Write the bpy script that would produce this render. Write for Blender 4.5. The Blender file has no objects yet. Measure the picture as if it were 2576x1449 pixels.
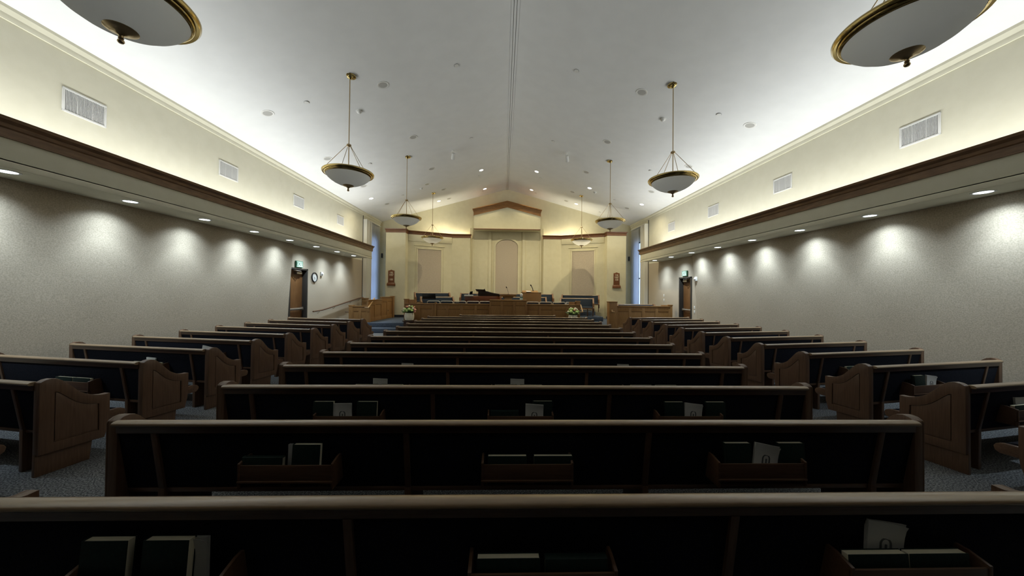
import bpy, bmesh, math, random
from mathutils import Vector, Matrix
random.seed(7)
C = bpy.context.scene.collection
SC = bpy.context.scene
PI = math.pi
# ------------------------------------------------------------------ camera
W, H, FPX = 2576, 1449, 845.0
YAW, PITCH, ROLL = 0.0271, 0.0118, 0.0103
CX, HC = -0.1908, 1.6507
CAM = Vector((CX, 0, HC))
fwd = Vector((math.sin(YAW)*math.cos(PITCH), math.cos(YAW)*math.cos(PITCH), math.sin(PITCH)))
r0 = Vector((math.cos(YAW), -math.sin(YAW), 0)); u0 = r0.cross(fwd)
rgt = r0*math.cos(ROLL)+u0*math.sin(ROLL); up = -r0*math.sin(ROLL)+u0*math.cos(ROLL)
def ray(x, y): return rgt*((x-W/2)/FPX)-up*((y-H/2)/FPX)+fwd
def onX(x, y, X): d = ray(x, y); return CAM+d*((X-CX)/d.x)
def onY(x, y, Y): d = ray(x, y); return CAM+d*(Y/d.y)
def onZ(x, y, Z): d = ray(x, y); return CAM+d*((Z-HC)/d.z)
def onP(x, y, p0, n): d = ray(x, y); return CAM+d*((Vector(p0)-CAM).dot(n)/d.dot(n))
cam = bpy.data.cameras.new('camera'); cam.sensor_width = 36; cam.lens = FPX/W*36; cam.clip_start = .05; cam.clip_end = 200
co = bpy.data.objects.new('camera', cam); C.objects.link(co)
m3 = Matrix((rgt, up, -fwd)).transposed(); co.matrix_world = Matrix.Translation(CAM) @ m3.to_4x4()
SC.camera = co
# ------------------------------------------------------------------ materials
def newmat(name):
    m = bpy.data.materials.new(name); m.use_nodes = True
    nt = m.node_tree; b = nt.nodes['Principled BSDF']; return m, nt, b
def rgb(c): return (c[0], c[1], c[2], 1)
def plain(name, col, rough=.6, metal=0, spec=.5):
    m, nt, b = newmat(name)
    b.inputs['Base Color'].default_value = rgb(col); b.inputs['Roughness'].default_value = rough
    b.inputs['Metallic'].default_value = metal; b.inputs['Specular IOR Level'].default_value = spec
    return m
def noisy(name, c1, c2, scale, rough=.8, detail=4, lo=.35, hi=.65, bump=0, bscale=None, spec=.3, stretch=None, coord='Object'):
    m, nt, b = newmat(name); N = nt.nodes; L = nt.links
    tc = N.new('ShaderNodeTexCoord'); mp = N.new('ShaderNodeMapping'); L.new(tc.outputs[coord], mp.inputs[0])
    if stretch: mp.inputs['Scale'].default_value = stretch
    no = N.new('ShaderNodeTexNoise'); no.inputs['Scale'].default_value = scale; no.inputs['Detail'].default_value = detail
    L.new(mp.outputs[0], no.inputs['Vector'])
    cr = N.new('ShaderNodeValToRGB'); cr.color_ramp.elements[0].position = lo; cr.color_ramp.elements[1].position = hi
    cr.color_ramp.elements[0].color = rgb(c1); cr.color_ramp.elements[1].color = rgb(c2)
    L.new(no.outputs[0], cr.inputs[0]); L.new(cr.outputs[0], b.inputs['Base Color'])
    b.inputs['Roughness'].default_value = rough; b.inputs['Specular IOR Level'].default_value = spec
    if bump:
        n2 = N.new('ShaderNodeTexNoise'); n2.inputs['Scale'].default_value = bscale or scale; n2.inputs['Detail'].default_value = 3
        L.new(mp.outputs[0], n2.inputs['Vector'])
        bp = N.new('ShaderNodeBump'); bp.inputs['Strength'].default_value = bump; bp.inputs['Distance'].default_value = .01
        L.new(n2.outputs[0], bp.inputs['Height']); L.new(bp.outputs[0], b.inputs['Normal'])
    return m
def wood(name, c1, c2, stretch, rough=.38, scale=6, coat=.0):
    m = noisy(name, c1, c2, scale, rough, 6, .3, .72, .04, scale*3, .5, stretch)
    b = m.node_tree.nodes['Principled BSDF']; b.inputs['Coat Weight'].default_value = coat; b.inputs['Coat Roughness'].default_value = .25
    return m
def emit(name, col, s):
    m, nt, b = newmat(name); b.inputs['Base Color'].default_value = (0, 0, 0, 1)
    b.inputs['Emission Color'].default_value = rgb(col); b.inputs['Emission Strength'].default_value = s; return m
M = {}
M['ceil'] = noisy('ceiling_paint', (.775, .785, .78), (.80, .81, .805), 3, .85, bump=.02, bscale=14, spec=.2)
M['cream'] = noisy('cream_paint', (.715, .69, .55), (.745, .72, .58), 5, .8, bump=.05, bscale=40, spec=.2)
M['creams'] = noisy('stage_cream_paint', (.70, .65, .455), (.73, .68, .485), 5, .8, bump=.05, bscale=40, spec=.2)
M['white'] = plain('white_paint', (.78, .77, .70), .55)
M['fabric_wall'] = noisy('wall_fabric', (.42, .36, .27), (.57, .49, .38), 60, .95, 4, .33, .68, .10, 90, .1)
M['panel_fabric'] = noisy('panel_fabric', (.50, .425, .33), (.61, .53, .42), 40, .95, 5, .35, .65, .1, 60, .1)
M['carpet'] = noisy('carpet', (.050, .053, .056), (.32, .33, .33), 85, .98, 3, .40, .68, .3, 120, .05)
M['stage_carpet'] = noisy('stage_carpet', (.035, .045, .062), (.17, .20, .25), 85, .98, 3, .40, .68, .3, 120, .05)
M['navy_base'] = plain('navy_base', (.022, .026, .036), .7)
PW1, PW2 = (.105, .053, .028), (.150, .082, .045)
M['pewx'] = wood('pew_wood_long', PW1, PW2, (.9, 14, 14), .36, coat=.35)
M['pewz'] = wood('pew_wood_upright', PW1, PW2, (14, 14, .9), .42, coat=.15)
M['rail'] = wood('pew_rail_wood_highlight', (.25, .165, .090), (.33, .225, .130), (.7, 12, 12), .30, coat=.6)  # worn wood, lightened further so the colour carries the ceiling highlight
M['oakx'] = wood('oak_long', (.23, .112, .034), (.35, .185, .062), (.9, 12, 12), .4, coat=.15)
M['oakz'] = wood('oak_upright', (.23, .112, .034), (.35, .185, .062), (12, 12, .9), .4, coat=.15)
M['oakl'] = wood('light_oak', (.45, .27, .12), (.56, .36, .17), (8, 8, 1), .4)
M['trimx'] = wood('cornice_wood', (.15, .078, .036), (.25, .140, .070), (3, 1.0, 5), .42, 5)
M['trimback'] = wood('cornice_wood_stage', (.14, .055, .022), (.22, .095, .036), (1, 3, 5), .42, 5)
M['gable'] = wood('gable_wood', (.21, .088, .020), (.33, .155, .042), (1, 4, 6), .42, 4)
M['doorw'] = wood('door_wood', (.13, .056, .018), (.20, .095, .034), (7, 7, .8), .42)
M['darkw'] = wood('dark_stand_wood', (.035, .015, .009), (.06, .026, .014), (10, 10, 1), .4)
M['mahog'] = wood('mahogany', (.12, .035, .014), (.20, .065, .026), (1, 8, 8), .33, coat=.3)
M['lidw'] = wood('dark_piano_lid', (.012, .006, .004), (.022, .010, .006), (1, 8, 8), .3, coat=.3)
M['boardw'] = wood('hymn_board_wood', (.14, .045, .012), (.24, .09, .028), (8, 8, 1), .4)
M['navy'] = noisy('navy_fabric', (.010, .011, .0165), (.021, .023, .033), 160, .95, 2, .35, .65, .1, 200, .12)
M['slate'] = noisy('slate_fabric', (.020, .027, .040), (.042, .053, .070), 90, .95, 3, .35, .65, .1, 150, .12)
M['brass'] = plain('brass', (.58, .44, .18), .12, 1)
M['brassd'] = plain('aged_brass', (.46, .35, .20), .28, 1)
M['steel'] = plain('brushed_metal', (.62, .60, .56), .33, 1)
M['chairmetal'] = plain('chair_frame_paint', (.66, .63, .55), .4)
M['frame'] = plain('door_frame_paint', (.040, .036, .030), .45)
M['ductd'] = plain('duct_shade', (.13, .13, .14), .8)
M['black'] = plain('black_lacquer', (.006, .006, .007), .25)
M['blackm'] = plain('black_metal', (.015, .015, .016), .5)
M['grille'] = plain('speaker_grille', (.45, .445, .42), .8)
M['ringw'] = plain('white_plastic', (.75, .75, .72), .5)
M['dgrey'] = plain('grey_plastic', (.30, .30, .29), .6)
M['hgreen'] = noisy('hymnal_cover', (.006, .016, .012), (.010, .024, .018), 60, .55, bump=.1)
M['pages'] = noisy('page_edges', (.74, .67, .48), (.84, .77, .58), 8, .85, stretch=(1, 40, 1))
M['bookw'] = plain('booklet_paper', (.72, .71, .66), .8)
M['ink'] = plain('grey_ink', (.12, .125, .12), .8)
M['inkb'] = plain('black_ink', (.02, .02, .02), .7)
M['digit'] = plain('digit_cards', (.80, .68, .52), .7)
M['signg'] = plain('exit_green', (.05, .17, .10), .5)
M['signw'] = plain('exit_face', (.62, .74, .60), .5)
M['clockf'] = plain('clock_face', (.80, .80, .76), .5)
M['pot'] = noisy('pot_glaze', (.66, .61, .47), (.76, .71, .57), 9, .5)
M['leaf'] = plain('leaf_green', (.045, .085, .022), .6)
M['fgreen'] = plain('petal_green', (.42, .58, .20), .7)
M['fwhite'] = plain('petal_white', (.82, .78, .60), .7)
M['fpink'] = plain('petal_pink', (.74, .32, .24), .7)
M['lampw'] = emit('downlight_lens_cool', (.80, .93, 1.0), 7)
M['lampy'] = emit('downlight_lens_warm', (1.0, .95, .84), 9)
M['unlit'] = plain('unlit_lens', (.35, .35, .33), .4)
M['plasticw'] = plain('moulded_plastic', (.72, .71, .66), .45)
M['tissueg'] = plain('tissue_box_green', (.05, .17, .13), .6)
M['tissuel'] = plain('tissue_box_pale', (.60, .72, .68), .6)
M['paper'] = plain('paper', (.82, .82, .80), .8)
# opal glass bowl: diffuse white with slight translucency

# sheer curtain
def sheer(name, col, tr, alpha):
    m, nt, b = newmat(name); N = nt.nodes; L = nt.links
    out = N['Material Output']; d = N.new('ShaderNodeBsdfDiffuse'); d.inputs[0].default_value = rgb(col)
    t = N.new('ShaderNodeBsdfTranslucent'); t.inputs[0].default_value = rgb(col)
    mx = N.new('ShaderNodeMixShader'); mx.inputs[0].default_value = tr; L.new(d.outputs[0], mx.inputs[1]); L.new(t.outputs[0], mx.inputs[2])
    tp = N.new('ShaderNodeBsdfTransparent'); m2 = N.new('ShaderNodeMixShader'); m2.inputs[0].default_value = alpha
    L.new(mx.outputs[0], m2.inputs[1]); L.new(tp.outputs[0], m2.inputs[2]); L.new(m2.outputs[0], out.inputs[0]); return m
M['sheer'] = sheer('sheer_curtain', (.80, .80, .78), .55, .06)
M['opal'] = sheer('opal_glass', (.80, .80, .77), .55, 0)
M['drape'] = sheer('lined_drape', (.74, .71, .60), .12, 0)
m, nt, b = newmat('window_glass'); N = nt.nodes; L = nt.links
g = N.new('ShaderNodeBsdfGlossy'); g.inputs['Roughness'].default_value = .02; t = N.new('ShaderNodeBsdfTransparent'); mx = N.new('ShaderNodeMixShader'); mx.inputs[0].default_value = .92
L.new(g.outputs[0], mx.inputs[1]); L.new(t.outputs[0], mx.inputs[2]); L.new(mx.outputs[0], N['Material Output'].inputs[0]); M['glass'] = m
# ------------------------------------------------------------------ mesh builder
class MB:
    def __init__(s): s.v = []; s.f = []
    def add(s, vs, fs, T=None):
        o = len(s.v)
        s.v += [tuple((T @ Vector(p)) if T else p) for p in vs]; s.f += [tuple(i+o for i in f) for f in fs]; return s
    def box(s, x0, x1, y0, y1, z0, z1, T=None):
        vs = [(x0, y0, z0), (x1, y0, z0), (x1, y1, z0), (x0, y1, z0), (x0, y0, z1), (x1, y0, z1), (x1, y1, z1), (x0, y1, z1)]
        return s.add(vs, [(0, 3, 2, 1), (4, 5, 6, 7), (0, 1, 5, 4), (1, 2, 6, 5), (2, 3, 7, 6), (3, 0, 4, 7)], T)
    def prism(s, poly, a, b, axis='x', T=None):
        # poly of 2D points, extruded along axis from a to b. axis x: (y,z); y: (x,z); z: (x,y)
        def P(p, t): return {'x': (t, p[0], p[1]), 'y': (p[0], t, p[1]), 'z': (p[0], p[1], t)}[axis]
        n = len(poly); vs = [P(p, a) for p in poly]+[P(p, b) for p in poly]
        fs = [tuple(range(n))[::-1], tuple(range(n, 2*n))]+[(i, (i+1) % n, n+(i+1) % n, n+i) for i in range(n)]
        return s.add(vs, fs, T)
    def lathe(s, prof, n=32, T=None, cap=True):
        vs = []; fs = []
        for r, z in prof:
            for k in range(n): a = 2*PI*k/n; vs.append((r*math.cos(a), r*math.sin(a), z))
        for i in range(len(prof)-1):
            for k in range(n): k2 = (k+1) % n; fs.append((i*n+k, i*n+k2, (i+1)*n+k2, (i+1)*n+k))
        if cap:
            if prof[0][0] > 1e-5: fs.append(tuple(range(n))[::-1])
            if prof[-1][0] > 1e-5: fs.append(tuple(range((len(prof)-1)*n, len(prof)*n)))
        return s.add(vs, fs, T)
    def tube(s, pts, r, n=8, closed=False):
        pts = [Vector(p) for p in pts]; vs = []; fs = []; m = len(pts); ref = None
        for i, p in enumerate(pts):
            if closed: d = pts[(i+1) % m]-pts[i-1]
            else: d = pts[min(i+1, m-1)]-pts[max(i-1, 0)]
            d.normalize()
            if ref is None: ref = d.orthogonal().normalized()
            else: ref = (ref-d*ref.dot(d)).normalized()
            b2 = d.cross(ref); rr = r[i] if isinstance(r, (list, tuple)) else r
            for k in range(n): a = 2*PI*k/n; vs.append(p+(ref*math.cos(a)+b2*math.sin(a))*rr)
        for i in range(m if closed else m-1):
            j = (i+1) % m
            for k in range(n): k2 = (k+1) % n; fs.append((i*n+k, i*n+k2, j*n+k2, j*n+k))
        if not closed: fs += [tuple(range(n))[::-1], tuple(range((m-1)*n, m*n))]
        return s.add([tuple(v) for v in vs], fs)
    def ball(s, c, r, n=12, sz=1):
        k = max(6, n//2); prof = [(r*math.sin(PI*i/k), -r*sz*math.cos(PI*i/k)) for i in range(k+1)]
        prof[0] = (1e-4, prof[0][1]); prof[-1] = (1e-4, prof[-1][1])
        return s.lathe(prof, n, Matrix.Translation(c))
    def mesh(s, name, mat, bevel=0, seg=2, smooth=35):
        me = bpy.data.meshes.new(name); me.from_pydata(s.v, [], s.f)
        bm = bmesh.new(); bm.from_mesh(me)
        bmesh.ops.recalc_face_normals(bm, faces=bm.faces[:])
        if bevel:
            ed = [e for e in bm.edges if len(e.link_faces) == 2 and e.calc_face_angle(0) > .5]
            bmesh.ops.bevel(bm, geom=ed, offset=bevel, segments=seg, affect='EDGES', profile=.6, clamp_overlap=True)
        if smooth:
            ca = math.radians(smooth)
            for f in bm.faces: f.smooth = True
            for e in bm.edges:
                e.smooth = not (len(e.link_faces) != 2 or e.calc_face_angle(0) > ca)
        bm.to_mesh(me); bm.free()
        for mm in (mat if isinstance(mat, list) else [mat]): me.materials.append(M[mm] if isinstance(mm, str) else mm)
        return me
    def build(s, name, mat, parent=None, bevel=0, seg=2, smooth=35, loc=None):
        return link(name, s.mesh(name, mat, bevel, seg, smooth), parent, loc)
def link(name, me, parent=None, loc=None):
    o = bpy.data.objects.new(name, me); C.objects.link(o)
    if parent is not None: o.parent = parent
    if loc is not None: o.location = loc
    return o
def tag(o, label=None, cat=None, group=None, kind=None):
    if label: o['label'] = label
    if cat: o['category'] = cat
    if group: o['group'] = group
    if kind: o['kind'] = kind
    return o
def thing(name, label, cat, loc=(0, 0, 0), rz=0, group=None):
    o = bpy.data.objects.new(name, None); C.objects.link(o); o.empty_display_size = .1
    o.location = loc; o.rotation_euler = (0, 0, rz); return tag(o, label, cat, group)
KIDS = {}
def copy_tree(o, parent=None):
    c = o.copy(); C.objects.link(c)
    if parent is not None: c.parent = parent
    for ch in list(o.children): copy_tree(ch, c)
    return c
def dup(proto, loc, rot, label, group=None):
    c = copy_tree(proto); c.location = loc; c.rotation_euler = rot if isinstance(rot, (tuple, list)) else (0, 0, rot)
    c['label'] = label
    if group: c['group'] = group
    return c
def proto_or_dup(state, maker, loc, rot, label, cat, group):
    """first call makes the thing, later calls copy it"""
    if state[0] is None:
        t = maker(label, cat, group); t.location = loc; t.rotation_euler = rot if isinstance(rot, (tuple, list)) else (0, 0, rot)
        state[0] = t; return t
    return dup(state[0], loc, rot, label, group)
def struct(name, mb, mat, parent=None, **k):
    o = mb.build(name, mat, parent, **k)
    if parent is None: o['kind'] = 'structure'
    return o
ORD = 'first second third fourth fifth sixth seventh eighth ninth tenth eleventh twelfth thirteenth fourteenth fifteenth'.split()
# ------------------------------------------------------------------ room shell
XW, YF, ZR, SL, YB = 6.9, 18.45, 7.3, .278, -2.2
def zc(x): return ZR-SL*abs(x)
T = .2
struct('floor', MB().box(-XW-T, XW+T, YB-T, YF+T, -.2, 0), 'carpet', smooth=0)
ce = MB()
for s in (-1, 1):
    a, b2 = (0, s*(XW+T)) if s > 0 else (s*(XW+T), 0)
    ce.prism([(a, zc(a)), (b2, zc(b2)), (b2, zc(b2)+.2), (a, zc(a)+.2)], YB-T, YF+T, 'y')
struct('ceiling', ce, 'ceil', smooth=0)
struct('wall_far', MB().prism([(-XW-T, -.2), (XW+T, -.2), (XW+T, zc(XW)+.02), (0, ZR+.02), (-XW-T, zc(XW)+.02)], YF, YF+T, 'y'), 'creams', smooth=0)
M['backw'] = noisy('rear_wall_absorber', (.022, .018, .014), (.035, .028, .022), 60, .95)  # unseen wall, near-black to keep bounce light off pew backs and racks
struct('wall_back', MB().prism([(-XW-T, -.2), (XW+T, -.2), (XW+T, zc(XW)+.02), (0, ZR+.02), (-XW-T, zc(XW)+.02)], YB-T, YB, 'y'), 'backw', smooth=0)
ZS, XS, YE = 3.08, 6.0, 15.0          # soffit underside, fascia, soffit end
YWIN0, YWIN1, ZWIN0, ZWIN1 = 16.45, 17.75, .75, 4.35
STEP = {-1: 10.68, 1: 12.06}; TILT = {-1: .15, 1: .21}
DOOR = {-1: (10.70, 11.69, 2.36), 1: (12.42, 13.30, 2.30)}
for s, nm in ((-1, 'left'), (1, 'right')):
    def bx(mb, x0, x1, *a):
        return mb.box(min(s*x0, s*x1), max(s*x0, s*x1), *a)
    d0, d1, dz = DOOR[s]
    lo = MB(); X0, X1 = XW, XW+T
    bx(lo, X0, X1, YB, d0, -.2, ZS); bx(lo, X0, X1, d1, 16.2, -.2, ZS); bx(lo, X0, X1, d0, d1, dz, ZS)
    struct('wall_%s' % nm, lo, 'fabric_wall', smooth=0)
    upw = MB(); bx(upw, X0, X1, YB, 16.2, ZS, zc(XW)+.05)
    bx(upw, X0, X1, 16.2, YWIN0, -.2, zc(XW)+.05); bx(upw, X0, X1, YWIN1, YF, -.2, zc(XW)+.05)
    bx(upw, X0, X1, YWIN0, YWIN1, -.2, ZWIN0); bx(upw, X0, X1, YWIN0, YWIN1, ZWIN1, zc(XW)+.05)
    struct('wall_upper_%s' % nm, upw, 'cream', smooth=0)
    # tilted acoustic facing of the rear part
    ti = MB(); zz = [.3+(ZS-.3)*i/14 for i in range(15)]; ti.prism([(s*(XW+.02), .3)]+[(s*(XW-TILT[s]*((z-.3)/(ZS-.3))**1.5), z) for z in zz]+[(s*(XW+.02), ZS)], YB, STEP[s], 'y')
    struct('wall_facing_%s' % nm, ti, 'fabric_wall', smooth=30)
    # soffit with fascia, trough and mouldings
    so = MB(); bx(so, XS, XW, YB, YE, ZS, ZS+.06); bx(so, XS, XS+.05, YB, YE, ZS+.04, 3.40)
    bx(so, XS-.015, XS+.03, YB, YE, ZS-.035, ZS+.035)
    bx(so, XS+.045, XW, YE-.052, YE-.002, ZS+.01, 3.44)
    struct('trim_soffit_%s' % nm, so, 'cream', bevel=.004, smooth=40)
    wd = MB(); wd.prism([(s*(XS+.04), 3.385), (s*(XS-.02), 3.385), (s*(XS-.02), 3.49), (s*(XS-.035), 3.505), (s*(XS-.045), 3.545), (s*(XS-.09), 3.575), (s*(XS-.10), 3.61), (s*(XS+.04), 3.61)], YB, YE+.06, 'y')
    bx(wd, XS+.035, XW-.02, YE+.002, YE+.058, 3.387, 3.608)
    struct('trim_cornice_%s' % nm, wd, 'trimx', smooth=30)
    cr = MB(); cr.prism([(s*XW, zc(XW)-.15), (s*(XW-.02), zc(XW)-.15), (s*(XW-.03), zc(XW)-.12), (s*(XW-.03), zc(XW)-.075), (s*(XW-.075), zc(XW)-.02), (s*(XW-.08), zc(XW)+.03), (s*XW, zc(XW)+.03)], YB, YF, 'y')
    struct('trim_crown_%s' % nm, cr, 'cream', smooth=30)
    pst = MB(); bx(pst, XW-.02, XW+.01, 16.17, 16.205, 0, zc(XW)-.15)
    struct('trim_edge_%s' % nm, pst, 'frame', smooth=0)
    # window
    wf = MB()
    for y in (YWIN0, (YWIN0+YWIN1)/2-.03, YWIN1-.06): bx(wf, XW+.06, XW+.14, y, y+.06, ZWIN0, ZWIN1)
    for z in (ZWIN0, 2.4, 3.7, ZWIN1-.06): bx(wf, XW+.06, XW+.14, YWIN0, YWIN1, z, z+.06)
    w = struct('window_%d' % (1 if s < 0 else 2), wf, 'frame', smooth=0)
    gl = MB(); bx(gl, XW+.095, XW+.10, YWIN0+.02, YWIN1-.02, ZWIN0+.02, ZWIN1-.02); gl.build('pane', 'glass', w, smooth=0)
    # door
    fr = MB(); bx(fr, XW-.03, XW+.17, d0, d0+.055, 0, dz); bx(fr, XW-.03, XW+.17, d1-.055, d1, 0, dz); bx(fr, XW-.03, XW+.17, d0, d1, dz-.055, dz)
    dr = struct('door_%d' % (1 if s < 0 else 2), fr, 'frame', bevel=.004)
    lf = MB(); bx(lf, XW+.13, XW+.17, d0+.05, d1-.05, .01, dz-.05); lf.build('door_leaf', 'doorw', dr, bevel=.003)
    pb = MB(); pb.tube([(s*(XW+.06), d0+.12, 1.02), (s*(XW+.06), d1-.12, 1.02)], .035, 10)
    for y in (d0+.10, d1-.16): bx(pb, XW+.04, XW+.14, y, y+.06, .97, 1.08)
    pb.build('push_bar', 'steel', dr)
    cl = MB(); ym = (d0+d1)/2; bx(cl, XW+.03, XW+.13, ym-.02, ym+.26, dz-.19, dz-.125); cl.build('door_closer', 'steel', dr, bevel=.006)
    ca = MB(); ca.tube([(s*(XW+.05), ym+.22, dz-.12), (s*(XW-.06), ym+.05, dz-.10), (s*(XW+.03), ym-.2, dz-.075)], .01, 6); ca.build('closer_arm', 'steel', dr)
    bs = MB(); bx(bs, XW-.015, XW, YB, d0, 0, .1); bx(bs, XW-.015, XW, d1, 16.2, 0, .1)
    struct('baseboard_%s' % nm, bs, 'navy_base', smooth=0)
# ridge mouldings: three strips between four grooves
rd = MB()
for k in range(3): rd.box(-.083+.059*k, -.083+.059*k+.047, YB, YF, ZR-.034, ZR+.01)
rdo = struct('trim_ridge', rd, 'ceil', bevel=.004)
# far wall cornice is only the painted line under the slope
# ------------------------------------------------------------------ stage shell
ZL, ZT1, ZT2 = .35, .56, .75
st = MB(); st.box(-XW, XW, 13.2, YF, 0, .175); struct('floor_step', st, 'stage_carpet', bevel=.012)
st = MB(); st.box(-XW, XW, 13.68, YF, .17, ZL); struct('floor_landing', st, 'stage_carpet', bevel=.012)
st = MB(); st.box(-4.35, 4.38, 15.15, YF, ZL, ZT1); struct('floor_tier', st, 'stage_carpet', bevel=.012)
st = MB(); st.box(-4.3, 4.30, 16.15, YF, ZT1-.01, ZT2); struct('floor_upper_tier', st, 'stage_carpet', bevel=.012)
ZTOP, ZWB = 4.72, 4.55
for s, nm in ((-1, 'left'), (1, 'right')):
    def poly(pts): return [(s*x, y) for x, y in pts]
    plan = [(5.98, 16.70), (5.02, 16.70), (5.02, 17.12), (2.95, 18.05), (1.97, 18.05), (1.97, 18.20), (2.98, 18.20), (5.98, 16.9)]
    sw = MB(); sw.prism(poly([(5.98, 16.70), (5.02, 16.70), (5.02, 17.12), (5.98, 17.12)]), 0, ZWB, 'z')
    sw.prism(poly([(5.98, 17.0), (5.98, 18.45), (5.86, 18.45), (5.86, 17.0)]), 0, ZWB, 'z')
    sw.prism(poly([(5.02, 17.12), (2.95, 18.05), (2.98, 18.17), (5.10, 17.22)]), 0, ZWB, 'z')
    sw.prism(poly([(2.95, 18.05), (1.97, 18.05), (1.97, 18.30), (2.03, 18.30), (2.03, 18.17), (2.98, 18.17)]), 0, ZWB, 'z')
    struct('wall_screen_%s' % nm, sw, 'creams', smooth=0)
    wt = MB()
    def off(pts, d):  # offset the open plan line towards the room
        out = []
        for i, (x, y) in enumerate(pts):
            ds = []
            for j in (i-1, i):
                if 0 <= j < len(pts)-1:
                    e = Vector((pts[j+1][0]-pts[j][0], pts[j+1][1]-pts[j][1])).normalized(); ds.append(Vector((-e.y, e.x)))
            n = sum(ds, Vector((0, 0))); n = n/len(ds); n = n/max(n.length**2, .3)
            out.append((x+n.x*d, y+n.y*d))
        return out
    line = [(5.98, 18.4), (5.98, 16.70), (5.02, 16.70), (5.02, 17.12), (2.95, 18.05), (1.97, 18.05), (1.97, 18.16)]
    line = [(x, y) for x, y in line]
    prof = [(-.06, ZWB-.02), (.015, ZWB-.02), (.015, ZWB+.09), (.03, ZWB+.10), (.05, ZWB+.14), (.06, ZTOP), (-.06, ZTOP)]
    loops = [[(s*x, y, z) for x, y in off(line, d)] for d, z in prof]
    n = len(line); vs = [p for lp in loops for p in lp]; fs = []
    for i in range(len(prof)):
        j = (i+1) % len(prof)
        for k in range(n-1): fs.append((i*n+k, i*n+k+1, j*n+k+1, j*n+k))
    fs += [tuple(i*n for i in range(len(prof))), tuple(i*n+n-1 for i in range(len(prof)))]
    wt.add(vs, fs); struct('trim_screen_cornice_%s' % nm, wt, 'trimback', smooth=30)
    bb = MB(); bb.box(min(s*5.0, s*6.0), max(s*5.0, s*6.0), 16.68, 16.72, ZL, ZL+.12); bb.box(min(s*5.97, s*6.0), max(s*5.97, s*6.0), 16.68, 18.4, ZL, ZL+.12)
    struct('baseboard_screen_%s' % nm, bb, 'navy_base', smooth=0)
    # stepped carpet base against the right screen
    # fabric panel, frame and ledger mouldings on the slanted face
    A = Vector((s*5.02, 17.12, 0)); B = Vector((s*2.95, 18.05, 0)); e = (B-A).normalized(); nrm = Vector((-e.y, e.x, 0))
    if nrm.y > 0: nrm = -nrm
    q = [(1051, 626), (1109.8, 630)] if s < 0 else [(1439, 632.5), (1495, 630.5)]
    u = [(onP(x, y, A, nrm)-A).dot(e) for x, y in q]; zt = sum(onP(x, y, A, nrm).z for x, y in q)/2
    u0_, u1_ = min(u), max(u)
    Tm = Matrix((( e.x, nrm.x, 0, A.x), (e.y, nrm.y, 0, A.y), (0, 0, 1, 0), (0, 0, 0, 1)))
    fp = MB(); fp.box(u0_, u1_, -.01, .012, ZT2, zt, Tm); struct('trim_fabric_panel_%s' % nm, fp, 'panel_fabric', smooth=0)
    md = MB()
    md.box(u0_-.05, u0_, -.01, .035, ZT2, zt+.05, Tm); md.box(u1_, u1_+.05, -.01, .035, ZT2, zt+.05, Tm); md.box(u0_-.05, u1_+.05, -.01, .035, zt, zt+.05, Tm)
    md.box(u0_-.14, u0_-.115, -.01, .02, ZT2, zt+.10, Tm); md.box(u1_+.115, u1_+.14, -.01, .02, ZT2, zt+.10, Tm)
    md.box(u0_-.19, u1_+.19, -.01, .03, zt+.17, zt+.20, Tm)
    L_ = (B-A).length
    md.box(.02, L_-.01, -.01, .030, zt+.385, ZWB-.02, Tm)
    struct('trim_panel_frame_%s' % nm, md, 'creams', bevel=.006)
# alcove wall (centre)
al = MB(); al.box(-2.0, -.98, 18.24, YF, 0, 5.1); al.box(.98, 2.0, 18.24, YF, 0, 5.1); al.box(-.99, .99, 18.27, YF, 0, 5.1)
al.box(-1.87, -1.80, 18.19, 18.25, 0, 5.0); al.box(1.80, 1.87, 18.19, 18.25, 0, 5.0)
al.box(-.995, -.84, 18.20, 18.28, 0, 5.0); al.box(.84, .995, 18.20, 18.28, 0, 5.0)
al.box(-.81, -.78, 18.24, 18.28, 0, 5.0); al.box(.78, .81, 18.24, 18.28, 0, 5.0)
struct('wall_alcove', al, 'creams', bevel=.006)
def archpts(hw, z0, zsp, n=24, rise=None):
    rise = hw if rise is None else rise
    return [(hw, z0)]+[(hw*math.cos(PI*k/n), zsp+rise*math.sin(PI*k/n)) for k in range(n+1)]+[(-hw, z0)]
nz0, nzs, nhw, nr = ZT2, 4.10, .605, .40
fp = MB(); fp.prism(archpts(nhw, nz0, nzs, rise=nr), 18.25, 18.28, 'y'); struct('trim_arch_fabric', fp, 'panel_fabric', smooth=0)
ar = MB(); o1 = archpts(nhw+.10, nz0, nzs, rise=nr+.10); i1 = archpts(nhw, nz0, nzs, rise=nr); n = len(o1)
vs = [(x, 18.225, z) for x, z in o1]+[(x, 18.20, z) for x, z in i1]+[(x, 18.28, z) for x, z in o1]+[(x, 18.28, z) for x, z in i1]; fs = []
for k in range(n-1): fs += [(k, k+1, n+k+1, n+k), (k, k+1, 2*n+k+1, 2*n+k), (n+k, n+k+1, 3*n+k+1, 3*n+k)]
ar.add(vs, fs); struct('trim_arch_frame', ar, 'creams', smooth=30)
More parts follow.
